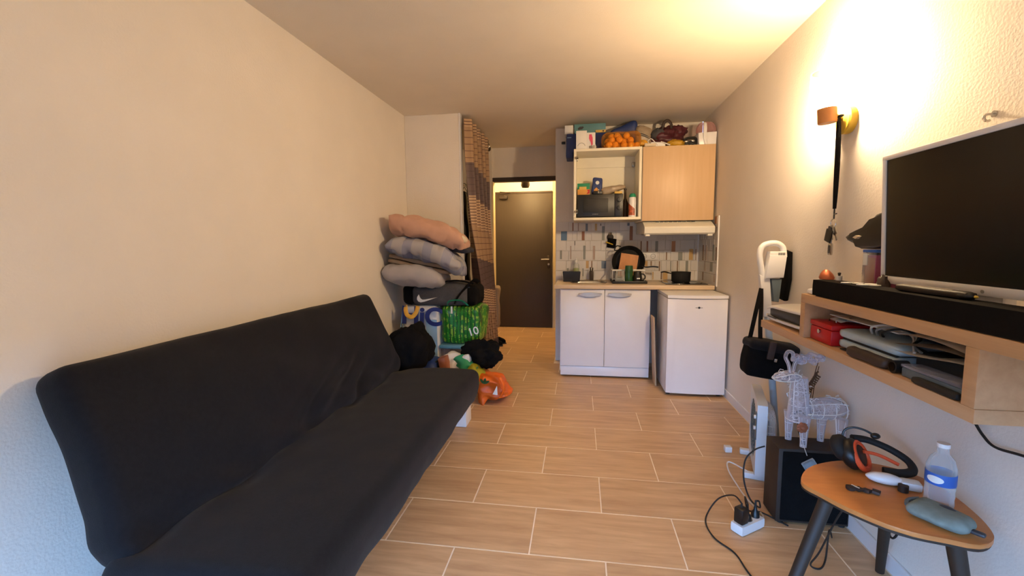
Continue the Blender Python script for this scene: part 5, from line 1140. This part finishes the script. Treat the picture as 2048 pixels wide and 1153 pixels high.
MB().lathe([(.0358, .088), (.0362, .09), (.0362, .122), (.0358, .124)], (1.085, 1.45, .4805), 28, cap=False).build('label', 'blue_bright', wbt, label='blue paper label')
def lab(u, v): a = 2*PI*u; r_ = v; x = -.62+.36*r_*math.cos(a); return Vector((1.085+.0366*math.cos(-PI/2+x*1.6), 1.45+.0366*math.sin(-PI/2+x*1.6), .4805+.106+.011*r_*math.sin(a)))
MB().grid(lab, 18, 4, cu=True).build('label_oval', 'letter_white', wbt)
MB().lathe([(0, .2), (.0155, .2), (.0155, .212), (0, .213)], (1.085, 1.45, .4805), 18).build('cap', 'white_plastic', wbt)
hp = thing('headset', 'black and orange headset with a microphone boom lying on the table edge', 'headset', (1.03, 1.70, .48))
def cupm(c, R_, ma, th, r0):
    return MB().lathe([(0, -th), (r0*.8, -th), (r0, -th*.5), (r0, th*.5), (r0*.8, th), (0, th)], (0, 0, 0), 24).xf(T(c) @ R_)
R1 = Euler((math.radians(60), math.radians(20), math.radians(35))).to_matrix().to_4x4()
ec1 = cupm((.985, 1.70, .530), R1, None, .024, .054).build('ear_cup', 'black_plastic', hp, 60)
MB().tube([Vector((1.006, 1.690, .528))+R1.to_3x3() @ Vector((.046*math.cos(2*PI*k/24), .046*math.sin(2*PI*k/24), .0)) for k in range(24)], .010, 8, closed=True).build('ear_cushion', 'orange_plastic', ec1, label='orange ear cushion ring')
cupm((.955, 1.715, .545), R1, None, .02, .046).build('ear_cup', 'black_matte', hp, 60)
MB().tube(spline([(1.0, 1.735, .575), (1.05, 1.735, .57), (1.11, 1.715, .55), (1.15, 1.68, .525), (1.145, 1.645, .505), (1.10, 1.63, .50), (1.05, 1.64, .50)]), .015, 10, flat=.8).build('headband', 'black_matte', hp, 60)
MB().tube(spline([(1.02, 1.70, .54), (1.07, 1.70, .53), (1.12, 1.675, .51)]), .006, 8).build('inner_band', 'orange_plastic', hp)
MB().tube(spline([(.965, 1.735, .565), (.975, 1.74, .60), (1.0, 1.735, .615), (1.03, 1.725, .612), (1.055, 1.715, .60)]), .004, 8).ell((1.062, 1.712, .596), (.016, .012, .011), 12, 8).build('microphone', 'black_plastic', hp)
ch = thing('hand_device', 'white rounded hand-held device with a dark knob on the table', 'device', (1.06, 1.575, .48))
MB().blob((1.025, 1.59, .499), (.052, .024, .018), .04, 2, 3, 24, 14).xf(T(1.025, 1.59, .499) @ RZ(-.35) @ T(-1.025, -1.59, -.499)).build('body', 'white_plastic', ch, 60)
MB().rbox((.028, .022, .014), .008, (5, 5, 4)).xf(T(1.085, 1.565, .4955) @ RZ(-.3)).build('end_block', 'fan_white', ch); MB().cyl((1.052, 1.545, .4815), (1.052, 1.545, .503), .014, n=16).build('knob', 'dark_brown', ch)
wr_ = thing('snack_wrapper', 'crumpled dark brown snack bar on the middle of the table', 'snack', (.925, 1.53, .48))
for i in range(4): MB().rbox((.011, .011, .006), .003, (3, 3, 2), lambda p: p+wob(p, .003, 60, i)).xf(T(.892+.022*i, 1.537-.006*i, .4865) @ RZ(.3*i)).build('piece', 'brown_leather', wr_)
MB().box(-.002, .002, -.012, .012, .006, .008).xf(T(.905, 1.535, .486) @ RZ(.5)).build('torn_strip', 'cream_cloth', wr_)
gp = thing('grey_cap', 'grey mesh cap with dark openings at the near edge of the table', 'cap', (1.04, 1.375, .48))
A_ = T(1.045, 1.382, .5025) @ RZ(math.radians(-58))
MB().rbox((.068, .056, .022), .0215, (18, 14, 7), lambda p: Vector((p.x, p.y*(1-.45*max(0, p.x/.072)**2), p.z*(1-.3*(p.y/.046)**2)))+Vector((0, 0, wob(p, .002, 30, 5).z))).xf(A_).build('shell', 'mesh_grey', gp, 60)
MB().ell((.004, .020, .018), (.021, .011, .007), 14, 8).xf(A_).build('opening', 'mark_dark', gp); MB().ell((.045, .018, .012), (.013, .007, .006), 12, 8).xf(A_).build('opening', 'mark_dark', gp)
MB().rbox((.02, .009, .006), .005, (6, 4, 3)).xf(A_ @ T(.074, 0, -.006) @ RZ(.15)).build('tip', 'mark_dark', gp); MB().tube(spline([(-.066, .03, .008), (-.078, .012, .004), (-.078, -.01, .002), (-.07, -.026, 0)]), .006, 7).xf(A_).build('band', 'slate_plastic', gp)
